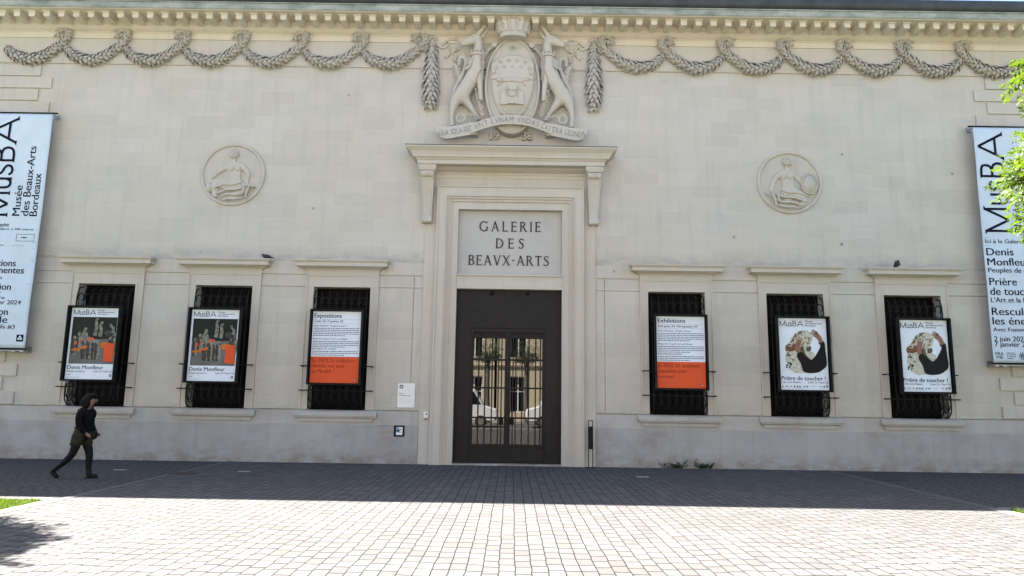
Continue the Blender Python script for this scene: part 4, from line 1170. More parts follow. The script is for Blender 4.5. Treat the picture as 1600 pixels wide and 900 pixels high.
def poster(kind, cx, label, group):
    z0, z1 = 1.895, 3.755
    root = empty('poster_box', (cx, -0.36, z0), label, 'poster', group)
    # geometry in poster coordinates: x from the centre, y from the fixing plane, z from the lower edge
    h = z1 - z0; w = PW / 2
    b = MB()
    b.box(-w, w, -0.02, 0.0, 0, h)
    for xa, xb, za, zb in ((-w, -w + .03, 0, h), (w - .03, w, 0, h), (-w + .03, w - .03, 0, .035), (-w + .03, w - .03, h - .03, h)): b.box(xa, xb, -0.155, -0.0205, za, zb)
    b.build('frame', M['poster_frame'], root, bevel=0.004)
    b = MB(); b.box(-0.3, 0.3, 0.001, 0.045, 0.35, 0.42); b.box(-0.3, 0.3, 0.001, 0.045, h - .42, h - .35); b.build('hanging_bracket', M['iron'], root)
    sw = w - 0.055; y = -0.045
    b = MB(); b.box(-sw, sw, y, -0.0205, 0.05, h - .05)
    b.build('sheet', M['paper'], root)
    y -= 0.0015
    T = h - .05
    if kind == 'stone_people':
        p = MB(); x0, x1, za, zb = -sw + .05, sw - .04, 0.425, T - 0.225
        p.quad((x0, y, za), (x1, y, za), (x1, y, zb), (x0, y, zb), 0); y2 = y - .001
        zh = za + (zb - za) * .53
        p.quad((x0, y2, za), (x1, y2, za), (x1, y2, zh), (x0, y2, zh - .02), 1); y3 = y4 = y5 = y2
        W = x1 - x0; H = zb - za
        q = lambda a, c: (x0 + a * W, za + c * H)
        def fig(pts, w_, m, yy=y3): limb(p, [q(*a) for a in pts], w_, yy, m)
        for x_, top in ((.07, .52), (.17, .60), (.30, .70), (.40, .50), (.88, .52), (.95, .60)):
            fig([(x_, top), (x_ - .01, top - .14), (x_ + .02, top - .33)], [.06, .13, .09], 3); fig([(x_ + .03, top - .03), (x_ + .05, top - .18), (x_ + .03, top - .34)], [.05, .09, .06], 2, y4); disc(p, *q(x_ + .01, top + .035), .040, .05, y4, 2)
        fig([(.30, .72), (.27, .58), (.29, .46)], [.07, .11, .1], 2)
        fig([(.53, .60), (.55, .78), (.53, .93), (.58, .965)], [.09, .085, .055, .05], 2, y4); fig([(.64, .58), (.66, .72), (.64, .85), (.69, .89)], [.09, .085, .06, .05], 2, y4)
        fig([(.76, .62), (.84, .66), (.92, .60)], [.13, .15, .12], 3, y4); fig([(.92, .66), (.93, .76), (.86, .82)], [.08, .07, .05], 2, y5); disc(p, *q(.87, .83), .032, .04, y5, 2)
        blob(p, [q(.38, .54), (q(.50, .56)), q(.52, .50), q(.44, .46), q(.38, .48)], y4, 5)
        for c_, r_ in (((.12, .44), (.03, .05)), ((.42, .52), (.035, .03)), ((.22, .50), (.02, .03)), ((.58, .33), (.02, .03))): disc(p, *q(*c_), *r_, y4, 5, 10)
        blob(p, [q(.03, .31), q(.2, .34), q(.45, .42), q(.47, .37), q(.2, .28), q(.05, .275)], y4, 4, 3)
        blob(p, [q(.60, .42), q(.74, .46), q(.90, .44), q(.88, .37), q(.66, .34)], y4, 4, 3)
        for x_ in (.43, .53, .60): fig([(x_, .46), (x_ + .02, .30), (x_, .09)], [.12, .16, .09], 3, y5); fig([(x_ + .03, .44), (x_ + .05, .30), (x_ + .03, .10)], [.06, .08, .05], 2, y5); disc(p, *q(x_ + .01, .48), .05, .055, y5, 2)
        fig([(.28, .32), (.30, .2), (.30, .10)], [.1, .1, .08], 3, y5)
        y5 = p.lay(y5); p.quad((q(.77, 0)[0], y5, za + .06 * H), (q(.985, 0)[0], y5, za + .045 * H), (q(.985, 0)[0], y5, za + .44 * H), (q(.775, 0)[0], y5, za + .44 * H), 5)
        p.build('photograph', [M['photo_dark'], M['photo_grey'], M['photo_stone'], M['photo_shadow'], M['photo_amber'], M['orange']], root, fixn=False)
        t = Print(root, [M['ink'], M['paper']])
        t.musba(lambda u, v: (-sw + .05 + u * .142, T - .175 + v * .125), y, .115)
        for k, s_ in enumerate(('Musée', 'des Beaux-Arts', 'Bordeaux')): t.line(s_, .06, T - .075 - k * .048, .036, y, width=(.16, .40, .24)[k])
        t.line('Denis Monfleur', -sw + .035, 0.295, .092, y, width=.88)
        t.line('Peuples de pierre', -sw + .035, 0.225, .040, y, width=.44); t.line('2 juin 23–7 janv. 24', sw - .05, 0.225, .040, y, align='R', width=.46)
        t.small(-sw + .035, -sw + .19, .155, 1, .03, .012, y); t.small(-sw + .035, -sw + .5, .095, 1, .02, .006, y, 0, 3)
        t.emblem(sw - .11, .12, .055, y, 0, 1)
    elif kind in ('expositions', 'exhibitions'):
        zo = T - 1.12
        p = MB(); p.quad((-sw, y, .05), (sw, y, .05), (sw, y, zo), (-sw, y, zo), 0); p.build('orange_panel', M['orange'], root, fixn=False)
        t = Print(root, [M['ink'], M['orange_ink'], M['paper']]); yy = y - .0015
        fr = kind == 'expositions'
        t.line('Expositions' if fr else 'Exhibitions', -sw + .03, T - .155, .105, yy, width=.68)
        t.line('2 juin 23–7 janvier 24' if fr else '2nd june 23–7th january 24', -sw + .03, T - .27, .058, yy, width=.72 if fr else .98)
        hd = (('Denis Monfleur, Peuples de pierre', 'Prière de toucher ! L’Art et la Matière', 'Resculpter les énergies') if fr else ('Denis Monfleur, People of Stone', 'Please Do Touch! Art and Matter', 'Resculpting energies'))
        for s_, z_, n_, w_ in ((hd[0], T - .375, 5, .82), (hd[1], T - .70, 4, .86), (hd[2], T - .945, 3, .58)):
            t.line(s_, -sw + .03, z_, .038, yy, width=w_)
            t.small(-sw + .03, sw - .03, z_ - .055, n_, .045, .016, yy, 0, int(z_ * 1000) + fr)
        for z_ in (T - .20, T - .30): t.rule(-sw + .02, sw - .02, z_, yy, .003)
        ls = (('En 2023, la sculpture', 'réveille vos sens', 'au MusBA !') if fr else ('In 2023, let sculpture', 'reawaken your', 'senses!'))
        for k, (s_, w_) in enumerate(zip(ls, (1.05, .80, .55) if fr else (1.02, .70, .38))): t.line(s_, -sw + .03, zo - .135 - k * .135, .095, yy, 1, width=w_, bold=-.006)
        t.emblem(sw - .11, .10, .05, yy, 1, 2)
    else:
        p = MB(); y2 = y3 = y4 = y
        y5 = y - .0005
        q = lambda a, c: (-.62 + a * 1.24, .05 + c * 1.76)
        # marble bust: mass, curls, face, shoulders
        blob(p, [q(.16, .50), q(.14, .60), q(.26, .68), q(.36, .78), q(.50, .83), q(.62, .82), q(.70, .74), q(.66, .64), q(.60, .56), q(.72, .50), q(.66, .32), q(.46, .235), q(.30, .24), q(.20, .32), q(.14, .42)], y, 0)
        blob(p, [q(.15, .54), q(.16, .61), q(.28, .645), q(.38, .62), q(.36, .56), q(.25, .53)], y2, 3)
        blob(p, [q(.58, .62), q(.66, .60), q(.64, .54), q(.56, .545)], y2, 1)
        rg = random.Random(5)
        for k in range(34):
            a = rg.random(); x_, z_ = .20 + .46 * a, .58 + .22 * math.sin(a * 2.6) + rg.uniform(-.035, .02)
            disc(p, *q(x_, z_), *((rg.uniform(.028, .05), rg.uniform(.024, .042), y2, 0, 9) if k % 2 else (rg.uniform(.012, .030), rg.uniform(.010, .022), y2, 1, 8)))
        for k in range(26):
            x_, z_ = rg.uniform(.15, .32), rg.uniform(.27, .52)
            disc(p, *q(x_, z_), rg.uniform(.012, .035), rg.uniform(.012, .03), y2, (0, 1, 0, 4)[k % 4], 8)
        for k in range(16): disc(p, *q(.20 + .30 * k / 15 + rg.uniform(-.02, .02), .60 + .21 * math.sin(k / 15 * 1.6) + rg.uniform(-.03, .03)), rg.uniform(.014, .03), rg.uniform(.014, .026), y2, (3, 1)[k % 2], 8)
        blob(p, [q(.50, .74), q(.56, .80), q(.64, .78), q(.67, .70), q(.63, .61), q(.56, .605), q(.51, .66)], y3, 0)
        for c_, r_ in (((.555, .725), (.035, .012)), ((.64, .72), (.028, .012)), ((.60, .65), (.04, .014))): disc(p, *q(*c_), *r_, y4, 1, 10)
        limb(p, [q(.61, .735), q(.625, .69), q(.60, .682)], [.015, .03, .02], y4, 1)
        limb(p, [q(.46, .60), q(.50, .48), q(.60, .40)], [.10, .12, .12], y2, 1)
        # hands and black sleeves closing round it
        blob(p, [q(.39, .52), q(.37, .46), q(.44, .36), q(.50, .245), q(.74, .24), q(.88, .29), q(.955, .36), q(.94, .55), q(.93, .66), q(.86, .70), q(.81, .655), q(.84, .60), q(.66, .42), q(.50, .50), q(.44, .545)], y4, 4, 3)
        limb(p, [q(.40, .52), q(.39, .62), q(.43, .69)], [.11, .13, .05], y5, 2)
        for a_, e_ in (((.38, .62), (.385, .735)), ((.41, .63), (.43, .745)), ((.44, .62), (.475, .725)), ((.45, .59), (.52, .665)), ((.40, .57), (.36, .66))): limb(p, [q(*a_), q(*e_)], [.032, .024], y5, 2)
        limb(p, [q(.87, .66), q(.82, .74), q(.75, .80)], [.10, .11, .08], y5, 2)
        for a_, e_ in (((.80, .78), (.68, .82)), ((.78, .76), (.66, .80)), ((.80, .80), (.70, .845)), ((.79, .73), (.70, .765))): limb(p, [q(*a_), q(*e_)], [.034, .022], y5, 3 if a_[1] > .775 else 2)
        p.build('photograph', [M['photo_marble'], M['photo_marble_lo'], M['photo_skin'], M['photo_hair'], M['photo_sleeve']], root, fixn=False)
        t = Print(root, [M['ink'], M['paper']])
        t.musba(lambda u, v: (-sw + .04 + u * .150, T - .20 + v * .135), y5, .115)
        for k, s_ in enumerate(('Musée', 'des Beaux-Arts', 'Bordeaux')): t.line(s_, .08, T - .09 - k * .055, .042, y5, width=(.18, .42, .26)[k])
        t.line('Prière de toucher !', -sw + .03, .285, .098, y5, width=1.08)
        t.line('L’Art et la Matière', -sw + .03, .215, .042, y5, width=.47); t.line('2 juin 23–7 janv. 24', sw - .02, .215, .042, y5, align='R', width=.50)
        for x_, w_ in ((-.56, .04), (-.47, .09), (-.36, .06), (-.27, .04), (-.2, .04), (-.14, .05), (-.03, .03), (.03, .05), (.14, .16), (.36, .08), (.45, .05)):
            t.small(x_, x_ + w_, .125, 1 if w_ > .05 else 2, .015, .018 if w_ < .1 else .008, y5, 0, int(x_ * 99))
        t.small(-sw + .03, .2, .085, 1, .02, .006, y5, 0, 9)
        t.emblem(sw - .08, .115, .055, y5, 0, 1)

poster('stone_people', WX[0], 'black framed poster of grey stone figures on the window above the walking woman', 'exhibition posters hung on the window grilles')
poster('stone_people', WX[1], 'black framed poster of grey stone figures under the cornice with the profile pigeon', 'exhibition posters hung on the window grilles')
poster('expositions', WX[2], 'black framed white and orange text poster headed Expositions, left of the entrance', 'exhibition posters hung on the window grilles')
poster('exhibitions', WX[3], 'black framed white and orange text poster headed Exhibitions, right of the entrance', 'exhibition posters hung on the window grilles')
poster('bust', WX[4], 'black framed marble bust poster on the window without a pigeon, nearer the entrance', 'exhibition posters hung on the window grilles')
poster('bust', WX[5], 'black framed marble bust poster on the window below the front-facing pigeon', 'exhibition posters hung on the window grilles')

# ------------------------------------------------------------------ tall banners
def serif_M(mb, x, z, y, kk):
    """wedge-serif capitals of the banner, rotated to read upwards: u along +z, v along -x"""
def banner(s, label):
    xa, xb = (-13.60, -12.015) if s < 0 else (12.04, 13.625)
    z0, z1 = 2.69, 8.82
    root = empty('banner', ((xa + xb) / 2, 0, z0), label, 'banner', 'tall pale blue banners on the corner stonework')
    ox, oz = (xa + xb) / 2, z0
    L = lambda b, *a, **k: b.build(*a, loc=(-ox, 0, -oz), **k)
    Y = -0.30
    b = MB(); nx, nz = 4, 28
    # cloth with slight ripple, real thickness
    def yy(u, v):
        e_ = min(1.0, (z1 - v) * 1.2, (v - z0) * 1.2); u = u - xa
        return e_ * (0.016 * math.sin(u * 2.6 + v * .35 + 1) + 0.010 * math.sin(v * 1.1 + u * .8) + 0.005 * math.sin(v * 3.7 - u * 2.2))
    U = np.linspace(xa, xb, 22)
    b.rings([[(x, Y + yy(x, z), z) for x in U] + [(x, Y + 0.005 + yy(x, z), z) for x in U[::-1]] for z in np.linspace(z0, z1, 60)])
    c_ = L(b, 'cloth', M['banner'], root, smooth=True)
    b = MB(); e = 0.12
    b.cyl((xa - e if s > 0 else xa - e, Y + .003, z1 + .012), (xb + e, Y + .003, z1 + .012), 0.022, 10); 
    L(b, 'rod', M['iron'], root); b = MB()
    b.cyl((xa - e * .3, Y + .003, z0 - .02), (xb + e * .3, Y + .003, z0 - .02), 0.020, 10)
    L(b, 'rod', M['iron'], root)
    b = MB()
    for x in (xa + .06, xb - .06):
        for z in (z1 + .012, z0 - .02):
            b = MB(); b.cyl((x, Y - .01, z), (x, -0.03, z), 0.016, 8); b.box(x - .05, x + .05, -0.052, -0.03, z - .07, z + .07); L(b, 'wall_bracket', M['steel'], root)
    b = MB(); b.box(xa, xb, -0.33, -0.10, z0 - .075, z0 - .055)
    for x in (xa + .05, xa + .25, xb - .25, xb - .05): b.box(x - .05, x + .05, -0.34, -0.03, z0 - .10, z0 - .076)
    L(b, 'fixing_bracket', M['steel'], root)
    t = Print(root, [M['ink'], M['banner']], (-ox, 0, -oz), yy); y = Y - .004; y2 = Y - .0055
    lx = xa          # left edge of the sheet
    # big MusBA running up the sheet: cap tops towards the left
    xcap, xbase = lx + 0.085, lx + 0.735
    capH = xbase - xcap
    zb = 6.005 if s > 0 else 6.05
    t.musba(lambda u, v: (xbase - v * capH, zb + u * 2.66 / 3.95), y, .098)
    for k, (s_, w_) in enumerate((('Musée', .80), ('des Beaux-Arts', 1.86), ('Bordeaux', 1.13))):
        t.line(s_, lx + (1.02, 1.24, 1.455)[k] + (.0 if s > 0 else .015), 6.0 if s > 0 else 6.06, .19, y, 0, rot=True, width=w_)
    x = lx + .06
    def ln(z): t.rule(lx + .04, lx + 1.55, z, y, .005)
    if s > 0:
        rows = [('Ici à la Galerie', 5.718, .10, .98, 0), ('Denis', 5.40, .19, .67, .004), ('Monfleur', 5.138, .19, 1.07, .004), ('Peuples de pierre', 4.957, .125, 1.36, 0), ('Prière', 4.63, .19, .68, .004), ('de toucher !', 4.384, .19, 1.36, .004), ('L’Art et la Matière', 4.197, .125, 1.36, 0),
                ('Resculpter', 3.875, .19, 1.30, .004), ('les énergies', 3.636, .19, 1.36, .004), ('Avec Fusion Jeunes', 3.464, .10, 1.18, 0), ('2 juin 2023–', 3.219, .125, .90, 0), ('7 janvier 2024', 3.085, .125, 1.02, 0)]
        for s_, z, cap, w_, bd in rows: t.line(s_, x, z, cap, y, 0, width=w_)
        for z in (5.86, 5.65, 4.86, 4.10, 3.38): ln(z)
        t.line('FRA', x, 2.875, .075, y, 0, width=.20); t.line('ME', x + .02, 2.785, .075, y, 0, width=.17)
        t.small(x + .27, x + .50, 2.92, 4, .045, .018, y)
        st_ = MB()
        for k in range(9): limb(st_, [(x + .66 + .02 * math.cos(k * .7), 2.86 + .02 * math.sin(k * .7)), (x + .66 + .10 * math.cos(k * .7), 2.86 + .10 * math.sin(k * .7))], [.014, .02], y, 0)
        t.put(st_, 'emblem')
        t.line('F', x + .635, 2.83, .07, y2, 0)
        t.emblem(lx + 1.34, 2.80, .17, y, 0, 1)
    else:
        rows = [('Ici le Musée', 5.778, .10, -12.792, .74, 0), ('20 cours d’Albret, à 300 mètres', 5.685, .055, -12.161, 1.36, 0), ('Collections', 4.746, .17, -12.493, 1.02, 0), ('permanentes', 4.565, .17, -12.273, 1.22, 0), ('gratuites', 4.417, .08, -12.788, .55, 0), ('Exposition', 4.141, .17, -12.537, .99, 0), ('sur', 4.03, .075, -12.751, .25, 0), ('pierre', 3.901, .09, -12.652, .45, 0),
                ('7 janvier 2024', 3.776, .105, -12.236, 1.0, 0), ('Exposition', 3.507, .17, -12.524, .99, 0), ('de salle', 3.31, .17, -12.519, .9, 0), ('Détails #3', 3.168, .10, -12.318, .72, 0)]
        for s_, z, cap, xr, w_, bd in rows: t.line(s_, xr, z, cap, y, 0, 'R', width=w_)
        for z in (5.367, 5.204, 4.90, 4.30): ln(z)
        q = MB()
        for a in ((-12.565, 5.585, -12.116, 5.575), (-12.565, 5.408, -12.116, 5.398)): q.quad((a[0], y, a[1]), (a[2], y, a[1]), (a[2], y, a[3]), (a[0], y, a[3]), 0)
        for xx in (-12.565, -12.126): q.quad((xx, y, 5.40), (xx + .01, y, 5.40), (xx + .01, y, 5.58), (xx, y, 5.58), 0)
        t.put(q, 'map_box')
        q = MB()
        for k in range(5): q.quad((-12.64 + k * .06, y, 5.28), (-12.61 + k * .06, y, 5.28), (-12.61 + k * .06, y, 5.29), (-12.64 + k * .06, y, 5.29), 0)
        t.put(q, 'map_route_line')
        t.small(-12.44, -12.24, 5.48, 1, .03, .03, y); t.small(-13.2, -12.7, 5.275, 1, .03, .022, y)
        t.emblem(-12.248, 2.848, .175, y, 0, 1)
banner(-1, 'tall pale blue banner with a small map, on the stonework behind the walking woman')
banner(1, 'tall pale blue museum banner partly hidden by the sunlit leaves')

# ------------------------------------------------------------------ small wall fittings
b = MB()
r_ = [( -.245, 0.03), (-.215, 0.0)]
root = empty('wall_plaque', (-2.535, -0.004, 1.37), 'white enamel museum plaque with rounded corners on the wall left of the door', 'plaque')
def rrect(x0, x1, z0, z1, r, n=5):
    P = []
    for cx, cz, a0 in ((x1 - r, z1 - r, 0), (x0 + r, z1 - r, 90), (x0 + r, z0 + r, 180), (x1 - r, z0 + r, 270)):
        for k in range(n + 1): a = R(a0 + 90 * k / n); P.append((cx + r * math.cos(a), cz + r * math.sin(a)))
    return P
b = MB(); b.prism(rrect(-.215, .215, 0, .60, .03), -0.022, 0.0); b.build('plate', M['white_panel'], root)
t = Print(root, [M['ink'], M['white_panel']]); t.emblem(-.17, .47, .085, -0.0235, 0, 1)
t.line('Galerie', -.18, .335, .026, -0.0235); t.line('des Beaux-Arts', -.18, .285, .026, -0.0235, width=.29)

M['notice_blue'] = plain('notice_blue', (0.20, 0.30, 0.42), 0.4, 0, 0.1, 20)
root = empty('notice_frame', (-2.668, -0.0665, 0.665), 'small black framed notice low on the wall beneath the white plaque', 'notice')
b = MB(); b.box(-.128, .128, -0.03, 0, 0, .265); b.build('frame', M['poster_frame'], root, bevel=.004)
b = MB(); b.box(-.07, .09, -.033, -.0302, .03, .23); b.build('sheet', M['notice_blue'], root)
b = MB(); b.quad((-.07, -.0345, .04), (.085, -.0345, .04), (.085, -.0345, .095), (-.07, -.0345, .095)); b.quad((.0, -.0345, .185), (.085, -.0345, .185), (.085, -.0345, .222), (.0, -.0345, .222)); b.quad((.02, -.0345, .11), (.085, -.0345, .11), (.085, -.0345, .17), (.055, -.0345, .17))
b.quad((-.055, -.0345, .12), (.0, -.0345, .12), (.0, -.0345, .16), (-.055, -.0345, .16), 1)
b.build('print', [M['white_panel'], M['ink']], root, fixn=False)
root = empty('intercom', (-1.98, -0.178, 1.075), 'small pale grey intercom box on the stone beside the door frame', 'intercom')
root.location = (-2.02, -0.048, 1.075)
b = MB(); b.box(-.055, .055, -.04, 0, .05, .20); b.build('case', M['white_panel'], root, bevel=.006)
b = MB(); b.box(-.048, .048, -.035, 0, 0, .045); b.build('button_plate', M['steel'], root, bevel=.004)
b = MB(); b.cyl((.0, -.036, .022), (0, -.046, .022), .014, 12); b.box(-.005, .03, -.0415, -.0405, .13, .165); b.build('button', M['iron'], root)

# slim black post with frame top
root = empty('ashtray_stand', (2.045, -0.26, 0.0), 'slim black metal stand with open square top beside the door surround', 'stand')
b = MB()
for s in (-1, 1): b.box(s * .052 - .008, s * .052 + .008, -.02, .02, 0.0, 1.13)
b.box(-.060, .060, -.02, .02, 1.115, 1.131); b.box(-.10, .10, -.06, .06, 0.002, .010)
b.build('post', M['iron'], root)
b = MB(); b.box(-.0435, .0435, -.017, .03, .44, .985); b.build('receptacle', M['poster_frame'], root, bevel=.003)

# ------------------------------------------------------------------ manhole plates and studs in the paving
M['castiron'] = plain('cast_iron', (0.05, 0.042, 0.04), 0.6, 0.5, 0.3, 25)
def cover(x, y, w, d, name, lab, mat, cat, zb):
    b = MB(); b.box(-w / 2, w / 2, -d / 2, d / 2, -0.005, 0.008)
    for k in range(5): b.box(-w / 2 + .03, w / 2 - .03, -d / 2 + d * (k + .5) / 5 - .008, -d / 2 + d * (k + .5) / 5 + .008, 0.008, 0.012)
    o = b.build(name, mat, loc=(x, y, zb)); tag(o, lab, cat, 'manhole plates in the shaded paving')
cover(-5.45 - 1.2, -2.85, .48, .34, 'manhole_cover', 'dark iron manhole plate in the shaded paving left of the doorway', M['castiron'], 'manhole cover', 0.005)
cover(8.45, -2.0, .52, .34, 'manhole_cover', 'dark iron manhole plate in the shaded paving near the right windows', M['castiron'], 'manhole cover', 0.001)
for x, y, lab in ((-8.24, -2.36, 'pale metal strip in the paving just ahead of the walking woman'), (-5.60, -2.31, 'pale metal strip in the paving below the Expositions poster, left of the door'), (2.95, -2.2, 'pale metal strip in the paving right of the doorway')):
    b = MB(); b.box(-.13, .13, -.05, .05, -.004, .007); o = b.build('paving_marker', M['steel'], loc=(x, y, 0.003), bevel=.002); tag(o, lab, 'marker', 'metal strips let into the paving')

# ------------------------------------------------------------------ weeds at the foot of the wall
def leaf_mat(name, lo, hi, trans=0.35):
    t = NT(name)
    pos = t.n('ShaderNodeNewGeometry').outputs['Position']
    c = t.ramp(t.noise(pos, 5, 3), [(0.32, lo), (0.68, hi)])
    t.base(c); t.b.inputs['Roughness'].default_value = 0.55
    tr = t.n('ShaderNodeBsdfTranslucent'); t.l(c, tr.inputs[0])
    mx = t.n('ShaderNodeMixShader'); mx.inputs[0].default_value = trans
    t.l(t.b.outputs[0], mx.inputs[1]); t.l(tr.outputs[0], mx.inputs[2])
    t.l(mx.outputs[0], t.t.nodes['Material Output'].inputs[0])
    return t.mat
M['weed'] = leaf_mat('weed_leaf', (0.018, 0.034, 0.009), (0.04, 0.062, 0.018), .25)
def weed(x, w, lab):
    b = MB(); rg = random.Random(int(x * 10))
    for k in range(16):
        px = rg.uniform(-w / 2, w / 2); hgt = rg.uniform(.05, .15) * (1.5 if abs(px) > w * .42 else 1)
        dx = px * .35 + rg.uniform(-.05, .05); top = (px + dx, -.03 - rg.uniform(0, .06), hgt)
        b.tube([(px * .7, -.02, 0), (px + dx * .5, -.035, hgt * .55), top], .003, 4)
        for j in range(7):
            f = (j + 1) / 7; a = rg.uniform(0, 6.28)
            b.leaf((px * .7 + (top[0] - px * .7) * f, -.02 + (top[1] + .02) * f, hgt * f), (math.cos(a), -abs(math.sin(a)) * .6, .5), (0, -.5, .8), rg.uniform(.04, .08), .035, .004)
    o = b.build('weed', M['weed'], loc=(x, -0.07, 0.0)); tag(o, lab, 'weed', 'weeds at the foot of the wall')
weed(4.06, .58, 'low green weed at the foot of the wall, nearer the entrance')
weed(4.92, .46, 'small green weed at the foot of the wall, further right from the door')

# ------------------------------------------------------------------ pigeons
M['pigeon'] = plain('pigeon_feather', (0.016, 0.017, 0.020), 0.6, 0, 0.4, 25)
def pigeon(x, z, front, lab):
    if not front:
        nd = dict(body=(0, 0, .062, (.052, .058)), br=(-.07, 0, .068, (.045, .05)), neck=(-.10, 0, .10, .03), head=(-.115, 0, .128, .026), rump=(.08, 0, .048, (.036, .03)), tail=(.17, 0, .022, (.024, .010)))
    else:
        nd = dict(body=(0, 0, .085, (.06, .066)), br=(.0, -.05, .11, (.05, .055)), neck=(.004, -.07, .155, .036), head=(.004, -.082, .185, .028), rump=(0, .07, .06, .036), tail=(.01, .15, .04, (.022, .010)))
    vs, fs = skin(nd, chain_edges(('body', 'br', 'neck', 'head'), ('body', 'rump', 'tail')), 2)
    root = empty('pigeon', (x, -0.19, z), lab, 'pigeon', 'pigeons on the window cornices')
    b = MB(); b.add(vs, fs); b.build('body', M['pigeon'], root, smooth=True)
    hx, hy, hz = nd['head'][:3]
    b = MB(); d = (-1, 0) if not front else (0, -1)
    b.tube([(hx + d[0] * .022, hy + d[1] * .022, hz - .003), (hx + d[0] * .048, hy + d[1] * .048, hz - .012)], [.008, .002], 6); b.build('beak', M['steel'], root)
    b = MB()
    for s in (-.02, .02):
        p = (0, s) if not front else (s, 0)
        b.tube([(p[0], p[1], .05), (p[0], p[1], .004), (p[0] + d[0] * .025, p[1] + d[1] * .025, .003)], .004, 5)
    b.build('legs', M['photo_skin'], root)
pigeon(-6.20, 5.062, False, 'dark pigeon sitting in profile on the cornice of the second window from the left')
pigeon(9.86, 5.062, True, 'dark pigeon facing front on the cornice of the outermost right window')
# ------------------------------------------------------------------ the walking woman
def body_mat():
    t = NT('skin_and_tights')
    at = t.n('ShaderNodeTexCoord').outputs['Object']
    sp = t.n('ShaderNodeSeparateXYZ'); t.l(at, sp.inputs[0])
    f = t.math('MAXIMUM', t.math('GREATER_THAN', sp.outputs[2], 1.31), t.math('GREATER_THAN', sp.outputs[0], 0.108))
    f = t.math('MULTIPLY', f, t.math('GREATER_THAN', sp.outputs[2], 0.70))
    c = t.mix(f, (0.006, 0.006, 0.007), (0.20, 0.12, 0.085))
    t.base(c); t.b.inputs['Roughness'].default_value = 0.7; t.b.inputs['Specular IOR Level'].default_value = 0.15
    return t.mat
M['body'] = body_mat()
M['jacket'] = plain('black_jacket', (0.0045, 0.0045, 0.005), 0.9, 0, 0.3, 18, spec=.1)
M['skirt'] = plain('olive_cloth', (0.026, 0.023, 0.016), 0.9, 0, 0.25, 22, spec=.1)
M['hair'] = plain('dark_hair', (0.0045, 0.0035, 0.0035), 0.75, 0, 0.5, 40, spec=.12)
M['boot'] = plain('black_boot', (0.005, 0.005, 0.005), 0.6, 0, 0.2, 20, spec=.2)
M['bag'] = plain('black_bag', (0.0045, 0.0045, 0.0045), 0.7, 0, 0.2, 20, spec=.15)

